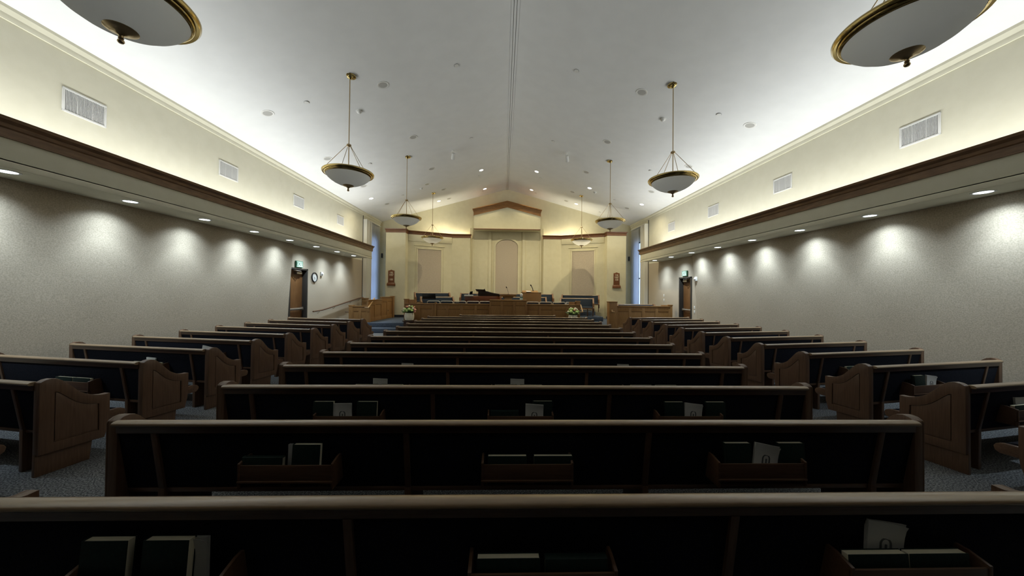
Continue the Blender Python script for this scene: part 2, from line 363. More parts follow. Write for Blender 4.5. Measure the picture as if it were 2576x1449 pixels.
# gable box
gx, gy0, gy1 = 1.745, 17.6, YF
gb = MB(); gb.prism([(-gx, 4.93), (gx, 4.93), (gx, 5.66), (0, 6.10), (-gx, 5.66)], gy0, gy1, 'y'); struct('wall_gable', gb, 'creams', smooth=0)
gd = MB()
for s in (-1, 1):
    for d0_, d1_, off_ in ((0, .22, .02), (.20, .27, .035), (.26, .31, .055), (.30, .335, .075)):
        gd.prism([(0, 6.09+d0_), (s*(gx+off_), 5.655+d0_-.012), (s*(gx+off_), 5.655+d1_-.012), (0, 6.09+d1_)], gy0-off_, gy1, 'y')
struct('trim_gable_wood', gd, 'gable', smooth=0)
gt = MB(); gt.box(-gx-.015, gx+.015, gy0-.015, gy0+.05, 4.915, 4.96); struct('trim_gable_base', gt, 'trimback', smooth=0)
# ------------------------------------------------------------------ pews
def ring_prism(outer, inner, a, b):
    """(y,z) ring between two outlines, extruded along x from a to b, as a list (verts, faces)"""
    bm = bmesh.new()
    def loop(pts):
        vv = [bm.verts.new((a, p[0], p[1])) for p in pts]
        return [bm.edges.new((vv[i], vv[(i+1) % len(vv)])) for i in range(len(vv))]
    ed = loop(outer)+loop(inner)
    bmesh.ops.triangle_fill(bm, use_beauty=True, use_dissolve=False, edges=ed)
    r = bmesh.ops.extrude_face_region(bm, geom=bm.faces[:])
    bmesh.ops.translate(bm, verts=[v for v in r['geom'] if isinstance(v, bmesh.types.BMVert)], vec=(b-a, 0, 0))
    bm.verts.index_update()
    out = ([tuple(v.co) for v in bm.verts], [tuple(v.index for v in f.verts) for f in bm.faces]); bm.free(); return out
SLAB = [(-.005, .19), (-.005, .808), (.0, .822), (.03, .838), (.065, .842), (.10, .832), (.13, .810), (.16, .778), (.20, .728), (.25, .670), (.28, .648), (.32, .625), (.365, .609), (.41, .602), (.455, .603), (.455, .40), (.448, .30), (.42, .178), (.35, .182)]
INNER = [(.085, .268), (.085, .718), (.105, .712), (.14, .675), (.18, .630), (.22, .590), (.26, .562), (.31, .538), (.375, .522), (.380, .262)]
def shrink(pts, d):
    cx = sum(p[0] for p in pts)/len(pts); cz = sum(p[1] for p in pts)/len(pts)
    return [(cx+(x-cx)*(1-d), cz+(z-cz)*(1-d)) for x, z in pts]
_pewmesh = {}
def pew_parts(L):
    """part meshes of a pew of length L: list of (name, mesh, x offset, sub-parts)"""
    if L in _pewmesh: return _pewmesh[L]
    h = L/2; t = .068; P = []
    for s in (-1, 1):
        e = MB(); xo = s*h; xi = s*(h-t)
        e.prism(SLAB, xi, s*(h-.012), 'x')
        ep = e.mesh('end_panel', 'pewz', .006)
        rg = MB(); v, f = ring_prism(SLAB, INNER, s*(h-.0125), xo); rg.add(v, f)
        rm = rg.mesh('panel_frame', 'pewz', .0045)
        fl = MB(); fl.prism(shrink(INNER, .05), s*(h-.014), s*(h-.004), 'x'); fm = fl.mesh('raised_field', 'pewz', .004)
        ft = MB(); ft.prism([(-.008, 0), (.335, 0), (.352, .19), (-.006, .20)], s*(h-.064), s*(h-.032), 'x')
        P.append(('end_panel', ep, [('panel_frame', rm), ('raised_field', fm)])); P.append(('foot', ft.mesh('foot', 'pewz', .003), []))
    hi = h-t+.002
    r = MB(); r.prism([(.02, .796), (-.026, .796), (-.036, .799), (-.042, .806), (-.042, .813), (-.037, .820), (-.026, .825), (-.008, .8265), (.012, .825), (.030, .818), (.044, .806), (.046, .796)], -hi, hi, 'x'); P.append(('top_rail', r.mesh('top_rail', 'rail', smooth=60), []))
    bd = MB(); bd.prism([(-.010, .748), (-.012, .798), (.042, .798), (.045, .748)], -hi, hi, 'x'); P.append(('rail_board', bd.mesh('rail_board', 'pewx', .002), []))
    bk = MB(); bk.prism([(.000, .749), (.062, .375), (.115, .378), (.10, .43), (.060, .785), (.053, .797), (.043, .797), (.044, .749)], -hi, hi, 'x'); P.append(('backrest', bk.mesh('backrest', 'navy', .008), []))
    se = MB(); se.prism([(.085, .375), (.085, .43), (.30, .445), (.51, .434), (.545, .420), (.556, .397), (.548, .383), (.51, .377)], -hi, hi, 'x'); P.append(('seat_cushion', se.mesh('seat_cushion', 'navy', .006), []))
    sb = MB()
    sb.prism([(.06, .345), (.06, .374), (.40, .380), (.560, .381), (.560, .350), (.535, .335), (.40, .335)], -hi, hi, 'x')
    for s in (-1, 1):
        sb.prism([(.40, .335), (.40, .43), (.545, .424), (.575, .410), (.587, .388), (.580, .355), (.555, .335)], s*(h-.05), s*(h-.012), 'x')
    P.append(('seat_board', sb.mesh('seat_board', 'pewx', .006), []))
    xs = [-h+.30, h-.30] if L < 4 else ([-2.335, -.78, .78, 2.335] if L > 5 else [-h+.3, 0, h-.3])
    for x in xs:
        sl = MB(); sl.prism([(-.014, .749), (.044, .375), (.07, .375), (.012, .749)], x-.018, x+.018, 'x'); P.append(('stile', sl.mesh('stile', 'pewz', .003), []))
        lg = MB(); lg.prism([(.045, 0), (.40, 0), (.40, .34), (.042, .376)], x-.02, x+.02, 'x'); P.append(('leg', lg.mesh('leg', 'pewz', .003), []))
    _pewmesh[L] = P; return P
def rack_mesh(hw=.285):
    k = MB(); y0 = -.085
    k.box(-hw, hw, y0, y0+.010, .486, .585); k.box(-hw, hw, y0+.014, y0+.022, .440, .490); k.box(-hw, hw, y0-.008, y0+.016, .480, .492); k.box(-hw+.01, hw-.01, y0+.008, .025, .440, .452)
    for s in (-1, 1): k.prism([(y0-.003, .44), (y0-.003, .596), (-.02, .612), (.018, .612), (.05, .44)], s*hw, s*(hw-.014), 'x')
    return k.mesh('book_rack', 'pewx', .0025)
RACK = rack_mesh(); RACKS = rack_mesh(.27)
def make_pew(L, racks, label, loc, rz, group, rk=None):
    t = thing('pew', label, 'pew', loc, rz, group)
    for nm, me, subs in pew_parts(L):
        p = link(nm, me, t)
        for sn, sm in subs: link(sn, sm, p)
    for x in racks: link('book_rack', rk or RACK, t, (x, 0, 0))
    return t
PROTO = {}
def pew(L, racks, label, loc, rz, group, rk=None):
    key = (L, tuple(racks))
    if key not in PROTO: PROTO[key] = make_pew(L, racks, label, loc, rz, group, rk); return PROTO[key]
    return dup(PROTO[key], loc, rz, label, group)
D = .8047; Y1 = 2.1677
CY = [Y1+(n-1)*D for n in range(14)]
for n in range(13):
    k = 13-n
    lab = 'long dark wood pew with navy back, %s from the front in the centre block' % ORD[k]
    if n == 0: lab = 'long dark wood pew nearest the camera, its top rail running right across the photo'
    pew(5.26, (-1.48, -.012, 1.47), lab, (-.015, CY[n], 0), 0, 'centre block pews')
pew(3.40, (-.8, .8), 'short dark wood pew at the very front of the centre block', (-.01, CY[13]+.08, 0), 0, 'centre block pews')
AN = math.radians(10.5); SL_L = {-1: 2.44, 1: 2.32}; XA = {-1: -4.185, 1: 4.10}
SIDE = {}
for s, nm, cnt in ((-1, 'left', 10), (1, 'right', 12)):
    L = SL_L[s]
    for k in range(cnt):
        # k = 0 is the row nearest the camera
        Ya = (3.03+.838*(k-1)) if s < 0 else (3.01+.820*(k-1))
        if s < 0: rz = -AN; c = Vector((XA[s], Ya, 0))-Vector((math.cos(AN), -math.sin(AN), 0))*(L/2)
        else: rz = AN; c = Vector((XA[s], Ya, 0))+Vector((math.cos(AN), math.sin(AN), 0))*(L/2)
        lab = 'angled dark wood pew with navy back, %s from the front in the %s block' % (ORD[cnt-1-k], nm)
        SIDE[(s, k)] = pew(L, (0,), lab, c, rz, '%s block pews' % nm, RACKS)
# ------------------------------------------------------------------ hymn books and booklets
def hymnal(label, cat, group):
    t = thing('hymnal', label, cat, group=group); w, hgt, th = .168, .243, .036
    c = MB(); c.box(-w/2, w/2, -th/2, -th/2+.004, 0, hgt); c.box(-w/2, w/2, th/2-.004, th/2, 0, hgt)
    c.prism([(-w/2, -th/2), (-w/2-.004, -th/4), (-w/2-.005, 0), (-w/2-.004, th/4), (-w/2, th/2), (-w/2+.004, th/2-.003), (-w/2+.004, -th/2+.003)], 0, hgt, 'z')
    c.build('cover', 'hgreen', t, bevel=.001)
    p = MB(); p.box(-w/2+.004, w/2-.003, -th/2+.004, th/2-.004, .003, hgt-.002); p.build('page_block', 'pages', t, smooth=0)
    return t
def booklet(label, cat, group):
    t = thing('booklet', label, cat, group=group); w, hgt = .155, .225
    c = MB()
    for i, (y, curl) in enumerate(((-.006, .016), (-.003, .010), (.0, .006), (.003, .002), (.006, 0.0))):
        n = 8; vs = []; fs = []
        for j in range(n+1):
            for k in range(n+1):
                x = -w/2+w*j/n; z = hgt*k/n; bend = -curl*max(0, (z/hgt-.55)/.45)**2*(.25+.75*j/n)
                vs += [(x, y+bend-.0009, z-.002*i*(j/n)+(-.010*(j/n)**3 if i == 0 and k == n else 0)), (x, y+bend+.0009, z-.002*i*(j/n)+(-.010*(j/n)**3 if i == 0 and k == n else 0))]
        S = n+1
        for j in range(n):
            for k in range(n):
                a, b2, cc, d = j*S+k, (j+1)*S+k, (j+1)*S+k+1, j*S+k+1
                fs += [(2*a, 2*b2, 2*cc, 2*d), (2*a+1, 2*d+1, 2*cc+1, 2*b2+1)]
        for j in range(n):
            for k in (0, n): a, b2 = j*S+k, (j+1)*S+k; fs.append((2*a, 2*a+1, 2*b2+1, 2*b2))
        for k in range(n):
            for j in (0, n): a, b2 = j*S+k, j*S+k+1; fs.append((2*a, 2*a+1, 2*b2+1, 2*b2))
        c.add(vs, fs)
    c.build('leaves', 'bookw', t, smooth=40)
    e = MB(); zc0 = .105
    for k in range(12):
        a0, a1 = PI*k/12, PI*(k+1)/12
        q = [(.026*math.cos(a0), zc0+.03+.026*math.sin(a0)), (.026*math.cos(a1), zc0+.03+.026*math.sin(a1)), (.017*math.cos(a1), zc0+.03+.019*math.sin(a1)), (.017*math.cos(a0), zc0+.03+.019*math.sin(a0))]
        e.prism(q, -.0082, -.0068, 'y')
    e.box(-.026, -.017, -.0082, -.0068, zc0, zc0+.03); e.box(.017, .026, -.0082, -.0068, zc0, zc0+.03)
    e.box(-.004, .006, -.0082, -.0068, zc0, zc0+.030); e.box(-.026, -.012, -.0082, -.0068, zc0-.004, zc0)
    e.build('emblem', 'ink', t, smooth=0)
    return t
HYM, BKL = [None], [None]
def put_up(P, x0, x1, ytop, z, lean, label, y=-.045):      # upright hymnal, top edge at z
    R = P.matrix_basis
    loc = R @ Vector(((x0+x1)/2, y, .452)); proto_or_dup(HYM, hymnal, loc, (0, 0, P.rotation_euler.z), label, 'hymnal', 'hymnals in the pew racks')
def place(P, proto, maker, x, y, z, rx, ry, rz, label, cat, group):
    Rm = Matrix.Translation(P.location) @ Matrix.Rotation(P.rotation_euler.z, 4, 'Z') @ Matrix.Translation((x, y, z)) @ Matrix.Rotation(rz, 4, 'Z') @ Matrix.Rotation(rx, 4, 'X') @ Matrix.Rotation(ry, 4, 'Y')
    return proto_or_dup(proto, maker, Rm.to_translation(), tuple(Rm.to_euler()), label, cat, group)
GH, GB = 'hymnals in the pew racks', 'white booklets in the pew racks'
def H_up(P, x, label, y=-.048, tilt=0, lift=0): place(P, HYM, hymnal, x, y, .4525+lift+abs(math.sin(tilt))*.084, -.08, tilt, 0, label, 'hymnal', GH)
def H_side(P, x, label, edge=True, y=-.050):
    # lying on its side, page edges up (edge) or spine up
    if edge: place(P, HYM, hymnal, x+.1215, y, .4525+.089, -.07, -PI/2, 0, label, 'hymnal', GH)
    else: place(P, HYM, hymnal, x-.1215, y, .4525+.0845, -.07, PI/2, 0, label, 'hymnal', GH)
def B_up(P, x, label, y=-.020, tilt=0, lift=0): place(P, BKL, booklet, x, y, .4535+lift+abs(math.sin(tilt))*.078, -.07, tilt, 0, label, 'booklet', GB)
CP = [o for o in C.objects if o.parent is None and o.name.startswith('pew') and o.get('group') == 'centre block pews']
CP.sort(key=lambda o: o.location.y)
P = CP[0]; w = 'of the nearest pew'
H_up(P, -1.665, 'green hymnal standing alone at the left of the left rack %s' % w)
H_up(P, -1.440, 'green hymnal leaning beside the white booklet, left rack %s' % w)
B_up(P, -1.382, 'white booklet edge behind a hymnal, left rack %s' % w, y=-.020, lift=.004, tilt=-.05)
H_side(P, -.143, 'hymnal lying with cream page edges up, middle rack %s' % w)
H_side(P, .119, 'hymnal lying with green spine up, middle rack %s' % w, False)
H_side(P, 1.322, 'left of two hymnals lying page edges up, right rack %s' % w)
H_side(P, 1.572, 'right of two hymnals lying page edges up, right rack %s' % w)
B_up(P, 1.395, 'tilted white booklet behind two lying hymnals, right rack %s' % w, tilt=.12, lift=.03, y=-.012)
P = CP[1]; w = 'of the second nearest pew'
H_side(P, -1.635, 'hymnal lying green spine up, left rack %s' % w, False)
B_up(P, -1.435, 'white booklet half behind the upright hymnal, left rack %s' % w, y=-.014)
H_up(P, -1.375, 'upright dark green hymnal, left rack %s' % w, y=-.055)
H_side(P, -.137, 'left hymnal lying page edges up, middle rack %s' % w)
H_side(P, .152, 'right hymnal lying page edges up, middle rack %s' % w)
H_up(P, 1.340, 'upright hymnal left of the booklet, right rack %s' % w)
B_up(P, 1.500, 'slanting white booklet with arch emblem, right rack %s' % w, tilt=.16, y=-.050)
H_up(P, 1.690, 'upright hymnal right of the booklet, right rack %s' % w)
P = CP[2]; w = 'of the third nearest pew'
H_up(P, -1.700, 'upright hymnal left of the booklet, left rack %s' % w)
B_up(P, -1.530, 'white arch emblem booklet between hymnals, left rack %s' % w, y=-.050, tilt=-.06)
H_up(P, -1.330, 'upright hymnal right of the booklet, left rack %s' % w)
H_side(P, -.150, 'hymnal lying green spine up, middle rack %s' % w, False)
B_up(P, .105, 'white arch emblem booklet before a hymnal, middle rack %s' % w, y=-.062, tilt=.02)
H_up(P, .185, 'upright hymnal behind the booklet, middle rack %s' % w, y=-.030)
H_up(P, 1.345, 'upright hymnal left of the booklet, right rack %s' % w)
B_up(P, 1.500, 'white arch emblem booklet between hymnals, right rack %s' % w, y=-.050, tilt=.08)
H_up(P, 1.715, 'upright hymnal right of the booklet, right rack %s' % w)
P = CP[3]; w = 'of the fourth nearest pew'
B_up(P, -1.525, 'white booklet above two lying hymnals, left rack %s' % w, lift=.0, y=-.012)
H_side(P, -1.658, 'left hymnal lying page edges up, left rack %s' % w)
H_side(P, -1.382, 'right hymnal lying page edges up, left rack %s' % w)
B_up(P, -.003, 'white booklet above two lying hymnals, middle rack %s' % w, y=-.012)
H_side(P, -.135, 'left hymnal lying page edges up, middle rack %s' % w)
H_side(P, .150, 'right hymnal lying page edges up, middle rack %s' % w)
H_side(P, 1.385, 'left hymnal lying page edges up, right rack %s' % w)
H_side(P, 1.665, 'right hymnal lying page edges up, right rack %s' % w)
P = CP[4]; w = 'of the fifth nearest pew'
B_up(P, -1.45, 'white booklet whose top just shows, left rack %s' % w)
B_up(P, 1.48, 'white booklet whose top just shows, right rack %s' % w)
# side blocks: (side, row, kind, pixel x of its middle)
def local_x(P, px, py):
    a = P.rotation_euler.z; n = Vector((-math.sin(a), math.cos(a), 0)); q = onP(px, py, P.location-n*.045, n)-P.location
    return q.dot(Vector((math.cos(a), math.sin(a), 0)))
def shift_rack(P, x):
    for ch in P.children:
        if ch.name.startswith('book_rack'): ch.location.x = x
P = SIDE[(-1, 2)]; x = local_x(P, 188, 950); shift_rack(P, x); w = 'of the left block pew with two books lying in its rack'
H_side(P, x-.128, 'left of two hymnals lying page edges up, second visible left block pew'); H_side(P, x+.125, 'right of two hymnals lying page edges up, second visible left block pew')
P = SIDE[(-1, 3)]; x = local_x(P, 371, 908); shift_rack(P, x)
H_side(P, x-.128, 'left of two hymnals under a booklet, third visible left block pew'); H_side(P, x+.125, 'right of two hymnals under a booklet, third visible left block pew')
B_up(P, x+.0, 'white booklet standing over lying hymnals, third visible left block pew', y=-.012)
P = SIDE[(-1, 4)]; x = local_x(P, 511, 876); shift_rack(P, x+.1)
B_up(P, x, 'lone white booklet in the rack of the fourth visible left block pew', tilt=.12, lift=.02)
P = SIDE[(1, 1)]; x = local_x(P, 2590, 1000); shift_rack(P, x)
H_side(P, x-.125, 'hymnal lying page edges up at the right edge, nearest visible right block pew'); B_up(P, x-.03, 'white booklet behind a lying hymnal, nearest visible right block pew', y=-.012, lift=-.0)
P = SIDE[(1, 2)]; x = local_x(P, 2328, 945); shift_rack(P, x)
H_up(P, x-.10, 'upright hymnal beside a slanting booklet, second visible right block pew'); B_up(P, x+.09, 'slanting white booklet beside an upright hymnal, second visible right block pew', tilt=.12, y=-.045)
P = SIDE[(1, 3)]; x = local_x(P, 2160, 912); shift_rack(P, x)
H_side(P, x-.127, 'left of two hymnals lying page edges up, third visible right block pew'); H_side(P, x+.125, 'right of two hymnals lying page edges up, third visible right block pew')
# ------------------------------------------------------------------ pendants
def pendant(label, cat, group):
    t = thing('pendant_lamp', label, cat, group=group)      # origin at the ceiling point
    zt = 0; drop = 2.48
    MB().lathe([(.112, -.005), (.122, -.018), (.118, -.034), (.098, -.042), (.065, -.046), (.058, -.058), (.035, -.064), (.022, -.085), (.012, -.09)], 32, Matrix.Rotation(0, 4, 'X')).build('canopy', 'brass', t)
    MB().tube([(0, 0, -.08), (0, 0, -2.20)], .010, 8).build('rod', 'brassd', t)
    MB().lathe([(.012, -1.50), (.045, -1.52), (.05, -1.545), (.03, -1.56), (.012, -1.565)], 20).build('hub', 'brassd', t)
    for k in range(4):
        a = k*PI/2+.55; MB().tube([(.04*math.cos(a), .04*math.sin(a), -1.545), (.46*math.cos(a), .46*math.sin(a), -2.10)], .0055, 6).build('support_rod', 'brassd', t)
    r = MB(); pr = [(0.443, -2.207), (0.458, -2.202), (0.473, -2.187), (0.478, -2.172), (0.503, -2.177), (0.518, -2.157), (0.52, -2.137), (0.508, -2.122), (0.483, -2.117), (0.448, -2.122), (0.438, -2.137)]
    n = 64; vs = []; fs = []
    for rr, z in pr:
        for k in range(n): a = 2*PI*k/n; vs.append((rr*math.cos(a), rr*math.sin(a), z))
    m_ = len(pr)
    for i in range(m_):
        j = (i+1) % m_
        for k in range(n): k2 = (k+1) % n; fs.append((i*n+k, i*n+k2, j*n+k2, j*n+k))
    r.add(vs, fs); r.build('rim', 'brass', t, smooth=50)
    bo = MB(); q = [(.449, -2.185), (.438, -2.215), (.405, -2.258), (.355, -2.302), (.285, -2.348), (.20, -2.388), (.12, -2.412), (.03, -2.420)]
    bo.lathe(q, 64, cap=False); bo.build('bowl', 'opal', t, smooth=60)
    fi = MB(); fi.lathe([(0.02, -2.407), (0.108, -2.41), (0.112, -2.418), (0.1, -2.427), (0.075, -2.437), (0.045, -2.445), (0.035, -2.457), (0.018, -2.467), (0.015, -2.487), (0.02, -2.494), (0.014, -2.502), (0.022, -2.512), (0.024, -2.524), (0.016, -2.536), (0.002, -2.54)], 32)
    fi.build('finial', 'brassd', t, smooth=60)
    return t
PEN = [None]; XP = 3.57; k = 0
PY = [3.02, 7.36, 11.74, 16.05]
for s, nm in ((-1, 'left'), (1, 'right')):
    for i, y in enumerate(PY):
        lab = 'brass rimmed bowl pendant, %s from the stage in the %s row' % (ORD[3-i], nm)
        if i == 0: lab = 'large brass rimmed bowl pendant cut off at the top, %s row' % nm
        proto_or_dup(PEN, pendant, (s*XP, y, zc(XP)+.03), (0, 0, .35*k), lab, 'pendant lamp', 'bowl pendants in two rows'); k += 1
# ------------------------------------------------------------------ ceiling fittings
def slope_rot(x): return (0, math.atan(SL)*(1 if x > 0 else -1), 0)
def speaker(label, cat, group):
    t = thing('ceiling_speaker', label, cat, group=group)
    MB().lathe([(.098, .0), (.098, -.006), (.128, -.009), (.133, -.004), (.133, .0)], 40, cap=False).build('ring', 'ringw', t)
    MB().lathe([(.099, .002), (.099, -.005), (.001, -.0055)], 40).build('grille', 'grille', t)
    return t
SPK = [None]
spY = [17.45, 15.87, 13.22, 10.52, 7.87]
for x, nm in ((-5.67, 'outer left'), (-3.04, 'inner left'), (3.07, 'inner right'), (5.70, 'outer right')):
    k = 0
    for y in spY:
        if y > 17 and abs(x) > 5: continue
        proto_or_dup(SPK, speaker, (x, y, zc(x)-.0), slope_rot(x), 'round flush ceiling speaker, %s from the stage in the %s row' % (ORD[k], nm), 'ceiling speaker', 'ceiling speakers'); k += 1
def sprk(label, cat, group):
    t = thing('sprinkler_cover', label, cat, group=group)
    MB().lathe([(.052, .0), (.052, -.012), (.046, -.018), (.001, -.019)], 24).build('cover_plate', 'ringw', t)
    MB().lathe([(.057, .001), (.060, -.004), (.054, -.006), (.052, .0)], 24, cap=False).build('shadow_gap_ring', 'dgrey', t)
    return t
SPR = [None]
for x, nm in ((-4.76, 'outer left'), (-1.33, 'inner left'), (1.49, 'inner right'), (4.91, 'outer right')):
    k = 0
    for y in (17.65, 15.28, 11.53, 7.82):
        if y > 17 and x < -4: continue
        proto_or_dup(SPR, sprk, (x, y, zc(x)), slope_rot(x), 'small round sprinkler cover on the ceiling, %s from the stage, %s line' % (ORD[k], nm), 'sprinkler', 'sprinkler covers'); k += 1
def smoke(label, cat, group):
    t = thing('smoke_detector', label, cat, group=group)
    MB().lathe([(.075, .0), (.075, -.016), (.06, -.02)], 24).build('base', 'ringw', t)
    MB().lathe([(.058, -.018), (.05, -.045), (.03, -.062), (.001, -.066)], 24).build('sensor_dome', 'ringw', t)
    return t
SMK = [None]
for x, y, lab in ((-3.9, 8.6, 'white smoke detector beside the second left pendant rod'), (3.94, 8.6, 'white smoke detector beside the second right pendant rod'), (-3.87, 15.0, 'white smoke detector near the left pendant closest to the stage'), (3.94, 15.05, 'white smoke detector beside a lit ceiling downlight on the right')):
    proto_or_dup(SMK, smoke, (x, y, zc(x)), slope_rot(x), lab, 'smoke detector', 'smoke detectors')
def can(lens):
    def f(label, cat, group):
        t = thing('recessed_light', label, cat, group=group)
        MB().lathe([(.085, .002), (.086, -.004), (.112, -.006), (.114, .001)], 32, cap=False).build('trim_ring', 'ringw', t)
        MB().lathe([(.086, .001), (.086, -.003), (.001, -.0035)], 32).build('lens', lens, t)
        return t
    return f
def spot(name, loc, power, col, size, blend, direction=(0, 0, -1), soft=.05):
    l = bpy.data.lights.new(name, 'SPOT'); l.energy = power; l.color = col; l.spot_size = math.radians(size); l.spot_blend = blend; l.shadow_soft_size = soft
    o = bpy.data.objects.new(name, l); C.objects.link(o); o.location = loc
    o.rotation_euler = Vector(direction).to_track_quat('-Z', 'Y').to_euler(); return o
WARM = (1.0, .87, .58); COOL = (.72, .87, 1.0)
P_SPOT = 40
P_DOWN, P_SOF, P_COVE, P_BACK, A_COVE = 340, 100, 15, 20, 23
DL = [None]
for x, y, lab in ((-1.19, 14.68, 'front left of the ridge, nearer the pews'), (-1.18, 17.36, 'left of the ridge by the far wall'), (-3.55, 17.43, 'behind the left pendant closest to the stage'), (-5.95, 14.70, 'high over the left wall edge'),
                  (1.24, 14.68, 'front right of the ridge, nearer the pews'), (1.24, 17.34, 'right of the ridge by the far wall'), (3.61, 14.76, 'beside the right smoke detector'), (3.61, 17.45, 'behind the right pendant closest to the stage'), (5.99, 14.85, 'high over the right wall edge')):
    proto_or_dup(DL, can('lampy'), (x, y, zc(x)), slope_rot(x), 'lit recessed downlight in the ceiling, %s' % lab, 'downlight', 'lit stage downlights')
    spot('stage_downlight', (x, y, zc(x)-.03), P_DOWN*(.35 if y > 17 else .25 if abs(x) > 5 else 1), WARM, 140 if y < 17 else 110, .9, (0, .12 if y < 17 else 0, -1))
tt = can('unlit')('unlit recessed downlight beside a smoke detector left of the third pendant', 'downlight', None); tt.location = (-3.55, 14.71, zc(3.55)); tt.rotation_euler = slope_rot(-1)
def spothead(label, cat, group):
    t = thing('spotlight', label, cat, group=group)
    MB().lathe([(.05, .0), (.05, -.02), (.02, -.03)], 20).build('mounting_plate', 'ringw', t)
    MB().tube([(0, 0, -.02), (0, 0, -.085)], .012, 8).build('stem', 'ringw', t)
    c = MB(); c.lathe([(.062, .10), (.066, .085), (.066, -.12), (.060, -.125), (.054, -.09), (.001, -.085)], 28)
    o = c.build('cylinder_head', 'ringw', t, smooth=40); o.location = (.03, .05, -.17); o.rotation_euler = (.75, 0, 0)
    return t
SPH = [None]
for x, nm in ((-2.05, 'left'), (2.06, 'right')):
    o = proto_or_dup(SPH, spothead, (x, 12.13, zc(x)), (0, 0, .35 if x < 0 else -.35), 'white cylinder spotlight hanging from the ceiling, %s of the ridge' % nm, 'spotlight', 'cylinder spotlights')
    spot('stage_spot', (x, 12.4, zc(x)-.35), P_SPOT, WARM, 75, .9, (-x*.3, 5.6, -4.0), .35)
# soffit downlights with real spots
SOF = [None]; SX = 6.36
for s, nm in ((-1, 'left'), (1, 'right')):
    for k in range(-1, 8):
        y = 4.32+1.385*k if s < 0 else 4.40+1.42*k
        if k >= -1:
            proto_or_dup(SOF, can('lampw'), (s*SX, y, ZS), (0, 0, 0), 'lit recessed downlight in the soffit over the %s wall, %s from the stage' % (nm, ORD[7-k]), 'downlight', 'soffit downlights')
        spot('soffit_downlight', (s*SX, y, ZS-.015), P_SOF, COOL, 132, 1.0, (s*.10, 0, -1), .04)
        spot('soffit_downlight_beam', (s*SX, y, ZS-.015), P_SOF*.45, COOL, 84, .55, (s*.05, 0, -1), .03)
# cove strip lights lying in the troughs
def strip(name, loc, sx, sy, power, col, rot):
    l = bpy.data.lights.new(name, 'AREA'); l.shape = 'RECTANGLE'; l.size = sx; l.size_y = sy; l.energy = power; l.color = col
    o = bpy.data.objects.new(name, l); C.objects.link(o); o.location = loc; o.rotation_euler = rot; return o
for s in (-1, 1):
    Ls = 15.6
    strip('cove_strip', (s*6.50, 14.85-Ls/2, 3.47), .12, Ls, P_COVE*Ls, (.95, .985, 1.0), (PI, math.radians(-A_COVE*s), 0))
    e0, e1 = Vector((s*4.75, 17.46, 4.50)), Vector((s*3.0, 18.245, 4.50)); d = e1-e0
    strip('screen_strip', (e0+e1)/2, d.length, .06, P_BACK, (1.0, .93, .72), (PI, 0, math.atan2(d.y, d.x)))
    strip('screen_strip', (s*2.50, 18.29, 4.50), .75, .06, P_BACK*.4, (1.0, .93, .72), (PI, 0, 0))
# ------------------------------------------------------------------ vents
def vent(label, cat, group):
    t = thing('vent_grille', label, cat, group=group)   # in the yz plane, facing +x
    w_, h_ = .285, .185
    f = MB(); f.box(0, .012, -w_, w_, -h_, -h_+.03); f.box(0, .012, -w_, w_, h_-.03, h_); f.box(0, .012, -w_, -w_+.03, -h_, h_); f.box(0, .012, w_-.03, w_, -h_, h_)
    for y in (-.095, .095): f.box(0, .009, y-.005, y+.005, -h_+.02, h_-.02)
    f.build('frame', 'ringw', t, bevel=.003)
    g_ = MB(); n = 30
    for k in range(n):
        y = -w_+.036+(2*w_-.072)*k/(n-1); g_.box(.001, .008, y-.0030, y+.0030, -h_+.028, h_-.028)
    g_.build('slats', 'ringw', t, smooth=0)
    MB().box(-.004, .001, -w_+.02, w_-.02, -h_+.02, h_-.02).build('duct_opening', 'ductd', t, smooth=0)  # closed plate; its grey paints the shade inside the duct
    return t
VEN = [None]
for s, nm in ((-1, 'left'), (1, 'right')):
    for k in range(4):
        y = 5.52+2.815*k
        proto_or_dup(VEN, vent, (s*XW, y, 4.52 if s < 0 else 4.47), (0, 0, 0 if s < 0 else PI), 'white air vent grille high on the %s wall, %s from the stage' % (nm, ORD[3-k]), 'vent', 'wall vents')
# ------------------------------------------------------------------ wall things
def text(name, s, size, mat, parent, loc, rot, ext=.002, align='CENTER'):
    c = bpy.data.curves.new(name, 'FONT'); c.body = s; c.size = size; c.extrude = ext; c.align_x = align; c.align_y = 'CENTER'
    c.materials.append(M[mat]); o = bpy.data.objects.new(name, c); C.objects.link(o)
    me = bpy.data.meshes.new_from_object(o.evaluated_get(bpy.context.evaluated_depsgraph_get())); me.name = name
    bpy.data.objects.remove(o); bpy.data.curves.remove(c)
    if not me.materials: me.materials.append(M[mat])
    return link_at(name, me, parent, loc, rot)
def link_at(name, me, parent, loc, rot):
    o = link(name, me, parent, loc); o.rotation_euler = rot; return o
for s, nm in ((-1, 'left'), (1, 'right')):
    y0, y1 = (11.01, 11.35) if s < 0 else (12.70, 13.03)
    t = thing('exit_sign', 'green and white exit sign above the %s door' % nm, 'sign', (s*(XW), (y0+y1)/2, 2.485 if s < 0 else 2.435), 0 if s < 0 else PI, 'exit signs')
    MB().box(0, .05, -.18, .18, -.105, .105).build('housing', 'signg', t, bevel=.004)
    MB().box(.049, .054, -.155, .155, -.085, .085).build('face', 'signw', t, smooth=0)
    text('lettering', 'EXIT', .17, 'signg', t, (.055, 0, 0), (PI/2, 0, PI/2))
t = thing('wall_clock', 'round wall clock with black rim beside the left door', 'clock', (-XW, 12.11, 2.10), 0)
RY = Matrix.Rotation(PI/2, 4, 'Y')
MB().lathe([(.17, 0), (.172, .03), (.165, .042), (.152, .040), (.150, .02)], 40, RY, cap=False).build('rim', 'blackm', t)
